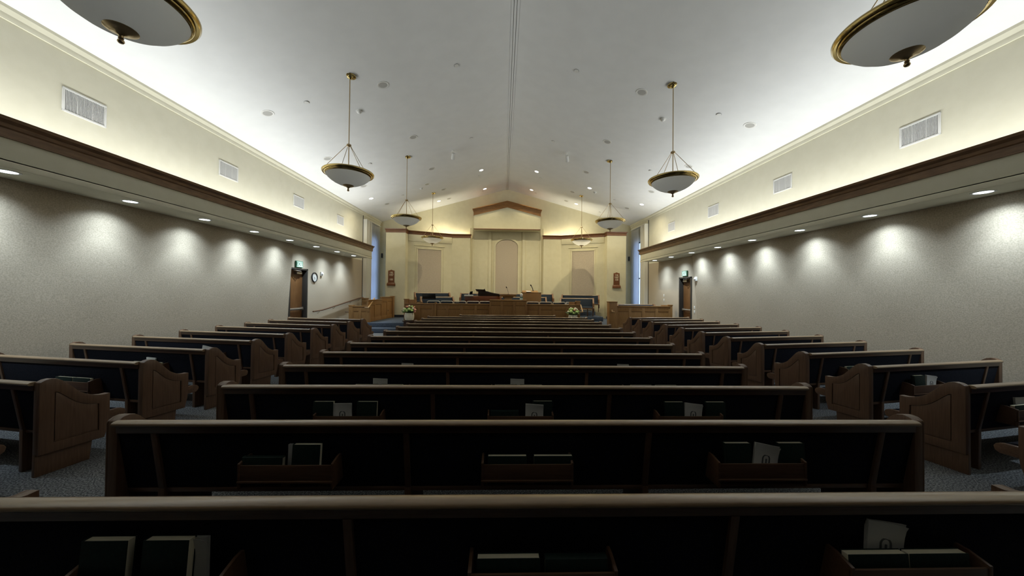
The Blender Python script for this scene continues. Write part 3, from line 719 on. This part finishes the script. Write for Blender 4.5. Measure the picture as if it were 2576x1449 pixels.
MB().lathe([(.155, .0), (.155, .018), (.001, .0185)], 40, RY).build('dial', 'clockf', t)
h_ = MB(); h_.box(.019, .021, -.004, .004, -.11, .012, Matrix.Rotation(.25, 4, 'X')); h_.box(.0215, .0235, -.005, .005, -.075, .012, Matrix.Rotation(.55, 4, 'X')); h_.build('hands', 'inkb', t, smooth=0)
def strobe(label, cat, group):
    t = thing('alarm_strobe', label, cat, group=group)
    MB().box(-.004, .045, -.06, .06, -.075, .075).build('base', 'ringw', t, bevel=.008)
    MB().lathe([(.04, 0), (.04, .02), (.028, .045), (.001, .055)], 18, Matrix.Translation((.04, 0, .0)) @ RY).build('flash_dome', 'paper', t)
    return t
STB = [None]
proto_or_dup(STB, strobe, (-XW, 12.56, 2.24), 0, 'small white alarm strobe right of the clock', 'alarm strobe', 'alarm strobes')
proto_or_dup(STB, strobe, (XW-.118, 11.93, 2.19), PI, 'small white alarm strobe beside the right door', 'alarm strobe', 'alarm strobes')
def plate(label, cat, group):
    t = thing('switch_plate', label, cat, group=group)
    MB().box(0, .006, -.035, .035, -.06, .06).build('plate', 'ringw', t, bevel=.002)
    MB().box(.005, .013, -.006, .006, -.012, .012).build('toggle', 'ringw', t, bevel=.002)
    return t
PLT = [None]
proto_or_dup(PLT, plate, (XW, 14.6, 1.56), PI, 'pale switch plate on the right wall above the panelled rail', 'switch', 'switch plates')
proto_or_dup(PLT, plate, (XW, 12.24, 1.14), PI, 'pale switch plate low beside the right door, upper of two', 'switch', 'switch plates')
proto_or_dup(PLT, plate, (XW, 12.24, .98), PI, 'pale switch plate low beside the right door, lower of two', 'switch', 'switch plates')
proto_or_dup(PLT, plate, (XW, 14.6, 1.36), PI, 'lower pale switch plate on the right wall above the panelled rail', 'switch', 'switch plates')
# wall handrail, left
t = thing('handrail', 'dark wood handrail climbing along the left wall to the stage', 'handrail', (-XW, 0, 0))
pts = [(.09, 11.93, .895), (.09, 12.5, .915), (.09, 13.0, .97), (.09, 15.6, 1.285), (.09, 16.1, 1.32)]
MB().tube(pts, .026, 10).build('rail', 'pewz', t, smooth=60)
for y, z in ((12.35, .91), (13.45, 1.02), (14.9, 1.2), (15.75, 1.30)):
    MB().tube([(.0, y, z-.09), (.05, y, z-.09), (.09, y, z-.02)], .009, 6).build('bracket', 'brassd', t)
# drapes
def drape(name, label, pts, z0, z1, mat, amp, n, th=.006):
    mb = MB(); a, b2 = Vector(pts[0]), Vector(pts[1]); d = b2-a; nn = Vector((-d.y, d.x)).normalized(); k = n*8; vs = []; fs = []
    for i in range(k+1):
        u = i/k; p = a+d*u+nn*(amp*math.sin(2*PI*n*u)+amp*.4*math.sin(2*PI*n*.37*u+1)); vs += [(p.x, p.y, z0), (p.x, p.y, (z0+z1)/2), (p.x, p.y, z1)]
    for i in range(k):
        for j in range(2): fs.append((i*3+j, (i+1)*3+j, (i+1)*3+j+1, i*3+j+1))
    mb.add(vs, fs); o = mb.build(name, mat, smooth=80); md_ = o.modifiers.new('s', 'SOLIDIFY'); md_.thickness = th
    return tag(o, label, 'curtain')
zt_ = 5.03
drape('curtain', 'cream lined drape at the near edge of the left window', [(-XW+.17, 16.22), (-XW+.20, 16.75)], .40, zt_, 'drape', .022, 4)
drape('curtain', 'bluish sheer curtain drawn across the left window', [(-XW+.13, 16.72), (-XW+.13, 18.05)], .40, zt_-.05, 'sheer', .018, 9, .002)
drape('curtain', 'cream lined drape at the near edge of the right window', [(XW-.17, 16.22), (XW-.20, 16.72)], .40, zt_, 'drape', .022, 4)
drape('curtain', 'bluish sheer curtain at the far side of the right window', [(XW-.13, 17.05), (XW-.13, 18.05)], .40, zt_-.05, 'sheer', .02, 6, .002)
for s, nm in ((-1, 'left'), (1, 'right')):
    t = thing('pelmet_board', 'cream pelmet return board standing out at the %s window edge' % nm, 'pelmet', (s*XW, 16.22, 0), 0, 'window pelmets')
    mb = MB(); mb.box(min(-s*.022, -s*.19), max(-s*.022, -s*.19), -.03, -.005, .38, zt_+.03); mb.build('return_board', 'white', t, smooth=0)
    mb = MB(); mb.box(min(-s*.022, -s*.19), max(-s*.022, -s*.19), -.003, 1.85, zt_+.002, zt_+.03); mb.build('top_board', 'white', t, smooth=0)
    t = thing('wall_speaker', 'small black wall speaker beside the %s window curtain' % nm, 'speaker', (s*(XW-.14), 18.42, 3.55), 0, 'small stage wall speakers')
    MB().box(-.035, .035, -.09, .0, -.12, .12).build('cabinet', 'blackm', t, bevel=.01)
    MB().box(-.02, .02, -.02, .03, -.03, .03).build('bracket', 'blackm', t)
# ------------------------------------------------------------------ hymn boards
def hymn_board(label, rows, loc):
    t = thing('hymn_board', label, 'hymn board', loc, 0, 'hymn boards')   # faces -y
    b_ = MB(); b_.prism([(-.15, 0), (.15, 0), (.15, .62), (.07, .635), (.03, .655), (0, .665), (-.03, .655), (-.07, .635), (-.15, .62)], -.03, 0, 'y'); b_.build('board', 'boardw', t, bevel=.004)
    s_ = MB(); s_.box(-.20, .20, -.07, 0, -.12, -.02); s_.prism([(-.07, -.02), (-.035, .03), (0, .03), (0, -.02)], -.185, .185, 'x'); s_.build('ledge_base', 'boardw', t, bevel=.006)
    for z in (.52, .405, .29, .175): MB().box(-.13, .13, -.036, -.029, z-.062, z-.055).build('slot_rail', 'boardw', t)
    for z, num in rows:
        n_ = len(num)
        for i, ch in enumerate(num):
            x = .056*(i-(n_-1)/2)
            text('digit', ch, .135, 'digit', t, (x, -.034, z+.004), (PI/2, 0, 0), .002)
    return t
hymn_board('wooden hymn number board on the left column, gap above its last number', ((.52, '146'), (.405, '1087'), (.175, '108')), (-5.69, 16.70, 2.02))
hymn_board('wooden hymn number board on the right column, three numbers together', ((.52, '146'), (.405, '1087'), (.29, '108')), (5.50, 16.70, 2.02))
# ------------------------------------------------------------------ panelled rails
def panel_run(parent, T_, L_, h, npan, cap=True, th=.05):
    """panelled run along local +x from 0 to L_, front face at y=0 facing -y"""
    b_ = MB(); b_.box(0, L_, 0, th, 0, h-.03, T_)
    pw = L_/npan; st_ = .055
    for k in range(npan+1):
        x = min(max(k*pw-st_, 0), L_-2*st_ if k == npan else L_); b_.box(max(k*pw-st_, 0)+.001, min(k*pw+st_, L_)-.001, -.0165, .002, .001, h-.031, T_)
    b_.box(.002, L_-.002, -.0125, .003, h-.20, h-.032, T_); b_.box(.002, L_-.002, -.0125, .003, .002, .16, T_)
    b_.build('panel', 'oakz', parent, bevel=.004)
    r_ = MB()
    for k in range(npan):
        x0, x1 = k*pw+st_, (k+1)*pw-st_
        r_.prism([(0.0, h-.20), (-.022, h-.20), (-.018, h-.225), (0, h-.24)], x0, x1, 'x', T_); r_.box(x0, x1, -.012, .001, .16, .18, T_)
        r_.box(x0, x0+.014, -.010, .001, .16, h-.2, T_); r_.box(x1-.014, x1, -.010, .001, .16, h-.2, T_)
    r_.build('panel_moulding', 'oakx', parent, bevel=.002)
    if cap:
        c = MB(); c.box(-.01, L_+.01, -.045, th+.04, h-.035, h, T_); c.box(0, L_, -.028, th+.02, h-.06, h-.034, T_); c.build('cap_rail', 'oakx', parent, bevel=.008)
def post(parent, x, y, w_, d_, h, z0=0, name='post'):
    b_ = MB(); b_.box(x-w_/2, x+w_/2, y, y+d_, z0, h-.03); b_.build(name, 'oakz', parent, bevel=.005)
    c = MB(); c.box(x-w_/2-.015, x+w_/2+.015, y-.015, y+d_+.015, h-.035, h); c.build('post_cap', 'oakx', parent, bevel=.006)
YR = 13.78
def X_(px, py, Y): return onY(px, py, Y).x
def Z_(px, py, Y): return onY(px, py, Y).z
xl, xr = X_(1018, 790, YR), X_(1459, 790, YR); zA = Z_(1130, 763.5, YR)-ZL
xa, xb = X_(1232, 762, YR), X_(1324, 762, YR); zB = Z_(1280, 754.5, YR-.12)-ZL
t = thing('panelled_rail', 'long oak panelled rail across the front of the stage with raised middle', 'rail', (0, YR, ZL))
panel_run(t, Matrix.Translation((xl, 0, 0)), xa-xl, zA, 6)
panel_run(t, Matrix.Translation((xb, 0, 0)), xr-xb, zA, 4)
panel_run(t, Matrix.Translation((xa, -.14, 0)), xb-xa, zB, 3, th=.26)
for x in (xa+.33*(xb-xa), xa+.66*(xb-xa)):
    q = MB(); q.box(x-.035, x+.035, -.175, -.15, 0, zB-.07); q.build('pilaster', 'oakz', t, bevel=.006)
x = X_(1096, 770, YR); q = MB(); q.box(x-.04, x+.04, -.05, .05, 0, zA+.04); q.build('newel', 'oakz', t, bevel=.01)
# end posts, taller returns
hL = Z_(1028, 751.5, YR+.25)-ZL; hR = Z_(1448, 757, YR+.2)-ZL
post(t, X_(1020, 790, YR), .05, .16, .16, hL); q = MB(); q.box(X_(1022, 760, YR), X_(1044, 760, YR), .10, .17, 0, hL-.03); q.build('return_panel', 'oakz', t, bevel=.004)
post(t, X_(1455, 790, YR), .02, .16, .16, hR); q = MB(); q.box(X_(1433, 760, YR), X_(1450, 760, YR), .10, .17, 0, hR-.04); q.build('return_panel', 'oakz', t, bevel=.004)
q = MB(); a = onY(1460.5, 767, YR)-Vector((0, YR, ZL)); b2 = onY(1466, 785, YR-.3)-Vector((0, YR, ZL)); q.tube([a, b2, b2+Vector((-.1, .02, 0))], .028, 8); q.build('light_handrail', 'oakl', t, smooth=60)
# left guard
YG = 13.9
t = thing('panelled_rail', 'low oak panelled guard at the top of the left steps by the ramp', 'rail', (0, YG, ZL))
x0, x1 = X_(878, 790, YG), X_(925, 790, YG); hg = Z_(905, 769.5, YG)-ZL
panel_run(t, Matrix.Translation((x0+.12, 0, 0)), x1-x0-.12, hg, 2)
post(t, x0+.08, -.03, .16, .14, Z_(884, 767.5, YG)-ZL)
t0 = t; t = thing('panelled_rail', 'oak panelled side guard rising beside the left steps', 'rail', (0, YG, ZL))
# side run going back, rising in two stages
xs0 = x1; p1 = onZ(977, 801, ZL); far = Vector((-5.55, 16.45, 0))
dv = Vector((far.x-xs0, far.y-YG, 0)); ang = math.atan2(dv.y, dv.x); Lr = dv.length
for i, (f0, f1, hh) in enumerate(((0.0, .52, .92), (.52, 1.0, 1.02))):
    Tm = Matrix.Translation((xs0+dv.x*f0, dv.y*f0, 0)) @ Matrix.Rotation(ang, 4, 'Z')
    panel_run(t, Tm, Lr*(f1-f0), hh, 2)
post(t, dv.x+xs0, dv.y-.05, .16, .16, Z_(974, 744.5, far.y)-ZL)
post(t, xs0+.04, -.02, .11, .11, Z_(926, 779, YG)-ZL+.12)
q = MB(); a = onY(926.5, 774, YG-.12)-Vector((0, YG, ZL)); b2 = onY(942, 750, YG+.7)-Vector((0, YG, ZL)); q.tube([a+Vector((-.14, 0, 0)), a, b2], .03, 8); q.build('light_handrail', 'oakl', t, smooth=60)
q = MB(); a = onY(868, 784.5, YG+.1)-Vector((0, YG, ZL)); q.tube([a, a+Vector((.18, .02, 0))], .022, 8); q.build('rail_stub', 'pewx', t0, smooth=60)
t = thing('panelled_rail', 'tall oak panelled end by the wall behind the left guard', 'rail', (0, 15.7, ZL))
x0, x1 = X_(911, 760, 15.7), X_(926, 760, 15.7); panel_run(t, Matrix.Translation((x0, 0, 0)), x1-x0, Z_(918, 749.5, 15.7)-ZL, 1)
# right rail
YQ = 13.55
t = thing('panelled_rail', 'oak panelled rail with four panels on the right of the stage', 'rail', (0, YQ, .17))
x0, x1 = X_(1551, 790, YQ), X_(1685, 790, YQ)
hq = Z_(1610, 769.5, YQ)-.17
panel_run(t, Matrix.Translation((x0, 0, 0)), x1-x0, hq, 4)
post(t, X_(1541.5, 790, YQ), -.06, .32, .32, Z_(1541, 758.5, YQ)-.17)
post(t, x1+.04, -.02, .12, .14, Z_(1685, 766.5, YQ)-.17)
q = MB(); q.box(x1-.3, x1+.02, .10, .16, 0, Z_(1685, 766.5, YQ)-.19); q.build('return_panel', 'oakz', t, bevel=.004)
q = MB(); a = onY(1531.5, 762, YQ+.3)-Vector((0, YQ, .17)); b2 = onY(1541, 785, YQ-.13)-Vector((0, YQ, .17)); q.tube([a, b2, b2+Vector((.08, 0, 0))], .03, 8); q.build('light_handrail', 'oakl', t, smooth=60)
# ------------------------------------------------------------------ choir pews (facing the room)
def stage_pew_mats(t):
    for o in [t]+list(t.children)+[c for ch in t.children for c in ch.children]:
        if o.type == 'MESH' and o.data.materials:
            n_ = o.data.materials[0].name
            if n_.startswith('navy'): o.data = stage_copy(o.data, 'slate')
            elif n_ == 'pew_wood_long': o.data = stage_copy(o.data, 'pewstx')
            elif n_ == 'pew_wood_upright': o.data = stage_copy(o.data, 'pewstz')
_sc = {}
def stage_copy(me, mat):
    if me.name not in _sc: c = me.copy(); c.materials.clear(); c.materials.append(M[mat]); _sc[me.name] = c
    return _sc[me.name]
M['pewstx'] = wood('choir_pew_long', (.20, .10, .045), (.30, .165, .08), (.9, 14, 14), .4, coat=.2)
M['pewstz'] = wood('choir_pew_upright', (.15, .07, .03), (.23, .12, .055), (14, 14, .9), .42)
SP = {}
def choir_pew(label, pl, pr, z0, name_grp='choir pews on the stage'):
    a, b2 = Vector(pl), Vector(pr); d = b2-a; L_ = round(d.length, 2); rz = math.atan2(d.y, d.x)+PI
    t = thing('choir_pew', label, 'pew', (0, 0, 0), 0, name_grp)
    for nm, me, subs in pew_parts(L_):
        p = link(nm, me, t)
        for sn, sm in subs: link(sn, sm, p)
    stage_pew_mats(t); mid = (a+b2)/2; t.location = (mid.x, mid.y, z0); t.rotation_euler = (0, 0, rz); return t
def P2(px, py, Y): q = onY(px, py, Y); return (q.x, q.y)
choir_pew('blue backed choir pew on the upper tier at the left of the stage', P2(1041, 740, 16.72), P2(1131, 740, 17.45), ZT2)
choir_pew('blue backed choir pew lower in front of the left upper choir pew', P2(1056, 750, 15.75), P2(1140, 750, 16.35), ZT1)
choir_pew('long blue backed choir pew along the middle of the back wall', P2(1158, 740, 17.45), P2(1391, 745, 17.45), ZT2-.01)
choir_pew('blue backed choir pew behind the pulpit, in front of the long back pew', P2(1215, 750, 16.65), P2(1374, 750, 16.65), ZT2-.17)
choir_pew('blue backed choir pew on the upper tier at the right of the stage', P2(1413, 742, 17.30), P2(1508, 742, 16.80), ZT2-.04)
choir_pew('blue backed choir pew lower in front of the right upper choir pew', P2(1409, 750, 16.15), P2(1494, 750, 15.80), ZT1)
choir_pew('blue backed pew behind the right panelled rail', P2(1548, 765, 14.7), P2(1644, 765, 14.9), ZL-.01, 'pews behind the side rails')
choir_pew('wooden pew end with blue seat behind the left guard', P2(927, 765, 15.6), P2(955, 765, 16.2), ZL+.0, 'pews behind the side rails')
# ------------------------------------------------------------------ chairs behind the rail
def chair(label, cat, group):
    t = thing('chair', label, cat, group=group); r_ = .011   # back towards the room: backrest at y=0, seat towards +y
    w_, zt2 = .255, .885
    def rc(pts, r=.05, n=5):
        out = []
        for i, p in enumerate(pts):
            p = Vector(p)
            if i in (0, len(pts)-1): out.append(p); continue
            a = (Vector(pts[i-1])-p).normalized(); b3 = (Vector(pts[i+1])-p).normalized()
            for k in range(n+1): u = k/n; out.append((p+a*r)*(1-u)**2+p*2*u*(1-u)+(p+b3*r)*u**2)
        return out
    MB().tube(rc([(-w_, .06, .42), (-w_, 0, zt2), (w_, 0, zt2), (w_, .06, .42)], .06), .015, 8).build('back_frame', 'chairmetal', t, smooth=60)
    b_ = MB(); b_.box(-w_+.025, w_-.025, -.01, .022, .50, zt2-.035); b_.build('backrest', 'slate', t, bevel=.015)
    s_ = MB(); s_.box(-w_+.01, w_-.01, .06, .50, .42, .47); s_.build('seat', 'slate', t, bevel=.02)
    for x in (-w_+.02, w_-.02):
        MB().tube([(x, .06, .43), (x, -.02, 0)], r_, 8).build('leg', 'chairmetal', t); MB().tube([(x, .46, .43), (x, .50, 0)], r_, 8).build('leg', 'chairmetal', t)
    return t
CHR = [None]; yc = 14.22
for i, px in enumerate((1090.5, 1124, 1157, 1190, 1222, 1306.5, 1340.5, 1372.5, 1406.5)):
    side = 'left' if i < 5 else 'right'; k = i if i < 5 else 8-i
    lab = 'blue metal framed chair behind the %s front rail, %s from its outer end' % (side, ORD[k])
    if i == 5: lab = 'blue metal framed chair mostly hidden by the raised middle of the rail'
    o = proto_or_dup(CHR, chair, (X_(px, 756, yc), yc, ZL+(0.0 if i < 5 else -.0)), 0, lab, 'chair', 'chairs behind the front rail')
# plastic board with hand hole
t = thing('plastic_board', 'white plastic board with an oval hand hole behind the rail end post', 'board', (X_(1428.5, 764, 14.1), 14.1, ZL), 0)
bm_ = MB(); hw = .105; top = Z_(1428, 759.5, 14.1)-ZL
outer = [(-hw, .3), (hw, .3), (hw, top-.05), (hw-.04, top), (-hw+.04, top), (-hw, top-.05)]; hole = [(.045*math.cos(2*PI*k/14), top-.055+.018*math.sin(2*PI*k/14)) for k in range(14)]
v, f = ring_prism(outer, hole, -.015, .015); bm_.add([(y, x, z) for x, y, z in v], f); bm_.build('panel', 'plasticw', t, bevel=.004)
b_ = MB(); b_.box(-hw, hw, -.02, .02, 0, .31); b_.build('base', 'plasticw', t, bevel=.004)
# ------------------------------------------------------------------ lectern, pulpit, piano etc.
yl = 14.75
t = thing('lectern', 'small oak lectern with flared top behind the raised rail', 'lectern', (X_(1278, 750, yl), yl, ZL))
x0 = X_(1256, 742, yl)-t.location.x; x1 = -x0; zt_l = Z_(1278, 741, yl)-ZL
b_ = MB(); b_.box(x0*.42, x1*.42, 0, .30, 0, zt_l-.13); b_.build('column', 'oakz', t, bevel=.01)
b_ = MB(); n_ = 4; sec = [(.55, zt_l-.15), (.62, zt_l-.10), (.88, zt_l-.09), (.93, zt_l-.02), (1.0, zt_l-.015), (1.0, zt_l)]
vs = []; fs = []
for k_, z in sec: vs += [(x0*k_, .12-.2*k_, z), (x1*k_, .12-.2*k_, z), (x1*k_, .12+.22*k_, z), (x0*k_, .12+.22*k_, z)]
for i in range(len(sec)-1):
    for k in range(4): fs.append((i*4+k, i*4+(k+1) % 4, (i+1)*4+(k+1) % 4, (i+1)*4+k))
fs += [(3, 2, 1, 0), tuple(range(4*len(sec)-4, 4*len(sec)))]; b_.add(vs, fs); b_.build('book_rest', 'oakx', t, bevel=.004)
def mic(label, foot, tip, r, hr, hl):
    t = thing('microphone', label, 'microphone', foot); d = Vector(tip)-Vector(foot)
    MB().lathe([(.05, 0), (.05, .012), (.012, .02)], 18).build('base', 'blackm', t)
    MB().tube([(0, 0, .015), tuple(d*.5+Vector((.015, 0, 0))), tuple(d)], r, 8).build('gooseneck', 'blackm', t, smooth=60)
    u = d.normalized(); q = MB(); q.tube([tuple(d-u*.01), tuple(d+u*hl*.3-Vector((.2*hl, 0, 0))), tuple(d+u*hl-Vector((.5*hl, 0, 0)))], [hr*.7, hr, hr*.8], 12); q.build('head', 'black', t, smooth=60)
    return t
mic('thin gooseneck microphone on the small lectern', onY(1279, 740.5, yl+.12), onY(1275, 724, yl+.05), .006, .022, .05)
yp = 15.0
t = thing('pulpit', 'tall plain oak pulpit with papers on top', 'pulpit', (X_(1336.5, 750, yp), yp, ZL))
x0 = X_(1312, 742, yp)-t.location.x; x1 = X_(1361.5, 742, yp)-t.location.x; zp = Z_(1340, 735.5, yp)-ZL
b_ = MB(); b_.box(x0, x1, 0, .5, 0, zp-.02); b_.build('body', 'oakz', t, bevel=.008)
b_ = MB(); b_.box(x0-.008, x1+.008, -.008, .51, zp-.02, zp); b_.prism([(.0, zp), (.25, zp+.03), (.5, zp+.09), (.5, zp)], x0+.05, x1-.12, 'x'); b_.build('top', 'oakx', t, bevel=.005)
mic('thick black microphone leaning over the tall pulpit', onY(1341, 735, yp+.2)+Vector((0, 0, .05)), onY(1336.5, 719, yp+.1), .016, .03, .05)
o = MB().box(-.11, .11, -.15, .15, 0, .012).build('paper_stack', 'paper'); o.location = (X_(1330, 734, yp), yp+.12, ZL+zp+.035); o.rotation_euler = (.10, 0, .1)
tag(o, 'small stack of white papers on top of the tall pulpit', 'papers')
# tissue box on the raised rail
yt = YR-.02; zt2 = ZL+zB
t = thing('tissue_box', 'tissue box with a white tissue on the raised middle of the rail', 'tissue box', (X_(1311.5, 750, yt), yt, zt2))
MB().box(-.06, .06, -.06, .06, 0, .085).build('box', 'tissuel', t, bevel=.004); MB().box(-.061, .061, -.061, .061, .085, .12).build('band', 'tissueg', t, bevel=.003)
q = MB(); q.lathe([(.03, .12), (.052, .16), (.06, .20), (.05, .25), (.02, .275), (.001, .28)], 9, Matrix.Rotation(.1, 4, 'X')); q.build('tissue', 'paper', t, smooth=20)
# paper lying behind the tissue box is the chair top. music stand
ym = 14.9
t = thing('music_stand', 'black music stand in front of the left choir pews', 'music stand', (X_(1079, 750, ym), ym, ZL))
zs0, zs1 = Z_(1079, 751.5, ym)-ZL, Z_(1079, 738.5, ym)-ZL; xw_ = (X_(1096.5, 745, ym)-X_(1061.5, 745, ym))/2
b_ = MB(); b_.prism([(-xw_*.93, zs0), (xw_*1.0, zs0), (xw_*.92, zs1), (-xw_*1.0, zs1)], 0, .012, 'y'); b_.box(-xw_, xw_, -.0, .06, zs0-.01, zs0+.005); b_.build('desk', 'black', t, bevel=.003)
MB().tube([(0, .02, zs0+.08), (0, .02, .05)], .012, 8).build('pole', 'blackm', t)
b_ = MB()
for k in range(3): a = 2*PI*k/3+.5; b_.tube([(0, .02, .2), (.25*math.cos(a), .02+.25*math.sin(a), .008)], .008, 6)
b_.build('tripod', 'blackm', t)
# grand piano seen over the rail
yq = 15.05
zb0 = Z_(1215, 757, yq); zb1 = Z_(1215, 745, yq)
t = thing('grand_piano', 'reddish brown grand piano with dark lid behind the front rail', 'piano', (X_(1215, 750, yq), yq, ZL)); ox = t.location.x
xa_, xb_ = X_(1169, 750, yq)-ox, X_(1262, 750, yq)-ox
plan = [(xa_, 0), (xb_-.35, 0), (xb_-.08, .12), (xb_, .35), (xb_-.1, .6), (xb_-.5, .85), (xa_+.6, 1.2), (xa_, 1.25)]
b_ = MB(); b_.prism(plan, zb1-ZL-.30, zb1-ZL, 'z'); b_.build('case', 'mahog', t, bevel=.01)
b_ = MB(); zl0, zl1 = zb1-ZL+.005, Z_(1230, 733, yq+.2)-ZL
xm0, xm1 = X_(1202.5, 740, yq)-ox, X_(1257, 740, yq)-ox
prof = [(xm0, zl0), (xm1, zl0)]+[(X_(px, py, yq)-ox, Z_(px, py, yq)-ZL) for px, py in ((1257, 739.5), (1246, 738), (1234, 735.5), (1224, 732.5), (1202.5, 731))]
b_.prism(prof, .08, .95, 'y'); b_.build('lid', 'lidw', t, bevel=.006)
b_ = MB(); b_.prism([(X_(px, py, yq)-ox, Z_(px, py, yq)-ZL) for px, py in ((1199, 733.5), (1195.5, 727.3), (1217, 728.2), (1218, 726.6), (1219.5, 726.6), (1220, 728.4), (1222.5, 733.5))], .02, .06, 'y'); b_.build('music_desk', 'lidw', t, bevel=.003)
b_ = MB(); x = X_(1200.5, 740, yq)-ox; b_.tube([(x, .0, zl0), (x, .0, Z_(1200, 732, yq)-ZL)], .010, 6); b_.build('prop_stick', 'oakl', t)
b_ = MB(); b_.box(X_(1168, 744, yq)-ox, X_(1190, 744, yq)-ox, -.05, .12, zb1-ZL-.01, zb1-ZL+.055); b_.build('key_cover', 'plasticw', t, bevel=.005)
for x, y in ((xa_+.12, .1), (xb_-.25, .2), (xa_+.3, 1.05)): MB().tube([(x, y, zb1-ZL-.29), (x, y, 0)], [.05, .035], 10).build('leg', 'mahog', t)
t = thing('book_stand', 'open music book leaning on the left end of the piano', 'music book', (X_(1183, 741, yq), yq+.0, zb1+.056))
b_ = MB(); b_.box(-.10, .02, .02, .035, 0, .02); b_.prism([(-.06, 0), (.09, 0), (.115, .16), (-.02, .14)], .02, .03, 'y'); b_.build('dark_cover', 'black', t)
b_ = MB(); b_.prism([(-.075, 0), (-.055, 0), (-.01, .15), (-.03, .15)], .012, .022, 'y'); b_.build('page_edge', 'paper', t)
# ------------------------------------------------------------------ flowers on stands
def flowers(label, px, ybot, Y, colors, seed, zst):
    random.seed(seed)
    base = onY(px, ybot, Y); t = thing('flower_arrangement', label, 'flowers', (base.x, Y, zst), 0, 'flower pots on stands')
    MB().lathe([(.10, 0), (.16, .015), (.185, .10), (.19, .18), (.178, .25), (.165, .30), (.155, .30), (.165, .24), (.17, .10), (.02, .05)], 32).build('vase', 'pot', t)
    fo = MB()
    for k in range(90):
        a = random.uniform(0, 2*PI); e_ = random.uniform(-.1, 1.3); R_ = random.uniform(.12, .23)
        c = Vector((R_*1.15*math.cos(a)*math.cos(e_), R_*.9*math.sin(a)*math.cos(e_), .33+R_*.85*math.sin(e_)))
        d = Vector((math.cos(a), math.sin(a), random.uniform(-.5, .6))).normalized(); s1 = d.orthogonal().normalized()*.024; L2 = d*.085
        fo.add([tuple(c), tuple(c+L2*.5+s1), tuple(c+L2), tuple(c+L2*.5-s1), tuple(c+L2*.5+Vector((0, 0, .006)))], [(0, 1, 4), (1, 2, 4), (2, 3, 4), (3, 0, 4)])
    fo.lathe([(.10, .29), (.16, .33), (.15, .42), (.08, .47), (.001, .48)], 10); fo.build('foliage', 'leaf', t, smooth=0)
    for k, (x, z, y, r, col) in enumerate(colors):
        b3 = MB()
        for j in range(14):   # layered petals
            a = j*2.4; rr = r*(.25+.05*j); ph = .35+.08*j
            c = Vector((x+rr*.55*math.cos(a), y+rr*.55*math.sin(a)*.8-.02, z+.35*r*math.cos(ph*1.2)+.3*rr*math.sin(a)))
            b3.ball(c, r*.42, 8, .75)
        b3.ball((x, y, z), r*.72, 10)
        b3.build('bloom', col, t, smooth=60)
    return t
yf = 13.42; zst = Z_(1029.5, 806, yf)
FL1 = [(-.13, .43, -.10, .075, 'fgreen'), (.03, .45, -.16, .085, 'fgreen'), (.13, .40, -.12, .065, 'fgreen'), (-.05, .38, -.17, .06, 'fgreen'), (-.17, .36, -.05, .06, 'fgreen'), (.16, .48, -.06, .06, 'fwhite'), (-.07, .54, -.05, .06, 'fpink'), (0, .57, 0, .055, 'fwhite'), (-.2, .47, -.02, .05, 'fwhite'), (.23, .43, -.05, .07, 'fpink'), (.22, .35, -.04, .055, 'fpink'), (.10, .55, 0, .06, 'fgreen'), (-.22, .38, 0, .045, 'fwhite'), (.19, .53, .02, .045, 'fpink')]
flowers('cream pot with pink, white and green flowers on the left front stand', 1029.5, 806, yf, FL1, 3, zst)
FL2 = [(-.10, .44, -.12, .09, 'fgreen'), (.12, .42, -.12, .085, 'fgreen'), (-.03, .53, -.04, .075, 'fgreen'), (-.19, .43, -.04, .06, 'fwhite'), (-.2, .36, -.04, .055, 'fgreen'), (.09, .55, -.03, .07, 'fwhite'), (.15, .52, -.03, .055, 'fwhite'), (.03, .50, -.15, .05, 'fpink'), (.2, .45, -.02, .06, 'fgreen'), (.0, .38, -.17, .06, 'fgreen'), (-.14, .52, -.02, .055, 'fgreen'), (-.08, .57, .02, .05, 'fwhite'), (.18, .36, -.06, .055, 'fgreen')]
flowers('cream pot with mostly green and white flowers on the right front stand', 1441, 806, yf, FL2, 5, zst-.03)
for nm, px, zz in (('left', 1029.5, zst), ('right', 1441, zst-.03)):
    x = X_(px, 806, yf); z0_ = .175
    t = thing('plant_stand', 'dark wooden plant stand under the %s flower pot' % nm, 'plant stand', (x, yf, z0_), 0, 'plant stands')
    b_ = MB(); b_.box(-.22, .22, -.2, .2, zz-z0_-.03, zz-z0_); b_.build('top', 'darkw', t, bevel=.006)
    b_ = MB(); b_.box(-.18, .18, -.16, .16, .05, zz-z0_-.03); b_.build('body', 'darkw', t, bevel=.004)
    b_ = MB(); b_.box(-.205, .205, -.185, .185, 0, .055); b_.build('plinth', 'darkw', t, bevel=.004)
# ------------------------------------------------------------------ world and view
wd = bpy.data.worlds.new('world'); SC.world = wd; wd.use_nodes = True
bg = wd.node_tree.nodes['Background']; bg.inputs[0].default_value = (.30, .46, .86, 1); bg.inputs[1].default_value = 4.2
SC.view_settings.view_transform = 'Standard'; SC.view_settings.look = 'None'; SC.view_settings.gamma = 1; SC.view_settings.exposure = 0
SC.view_settings.use_curve_mapping = False
cy = SC.cycles
cy.use_denoising = True; cy.use_adaptive_sampling = True; cy.adaptive_threshold = .02; cy.max_bounces = 8; cy.diffuse_bounces = 5; cy.glossy_bounces = 3; cy.transmission_bounces = 4; cy.transparent_max_bounces = 8
cy.caustics_reflective = False; cy.caustics_refractive = False; cy.sample_clamp_indirect = 4; cy.use_light_tree = True
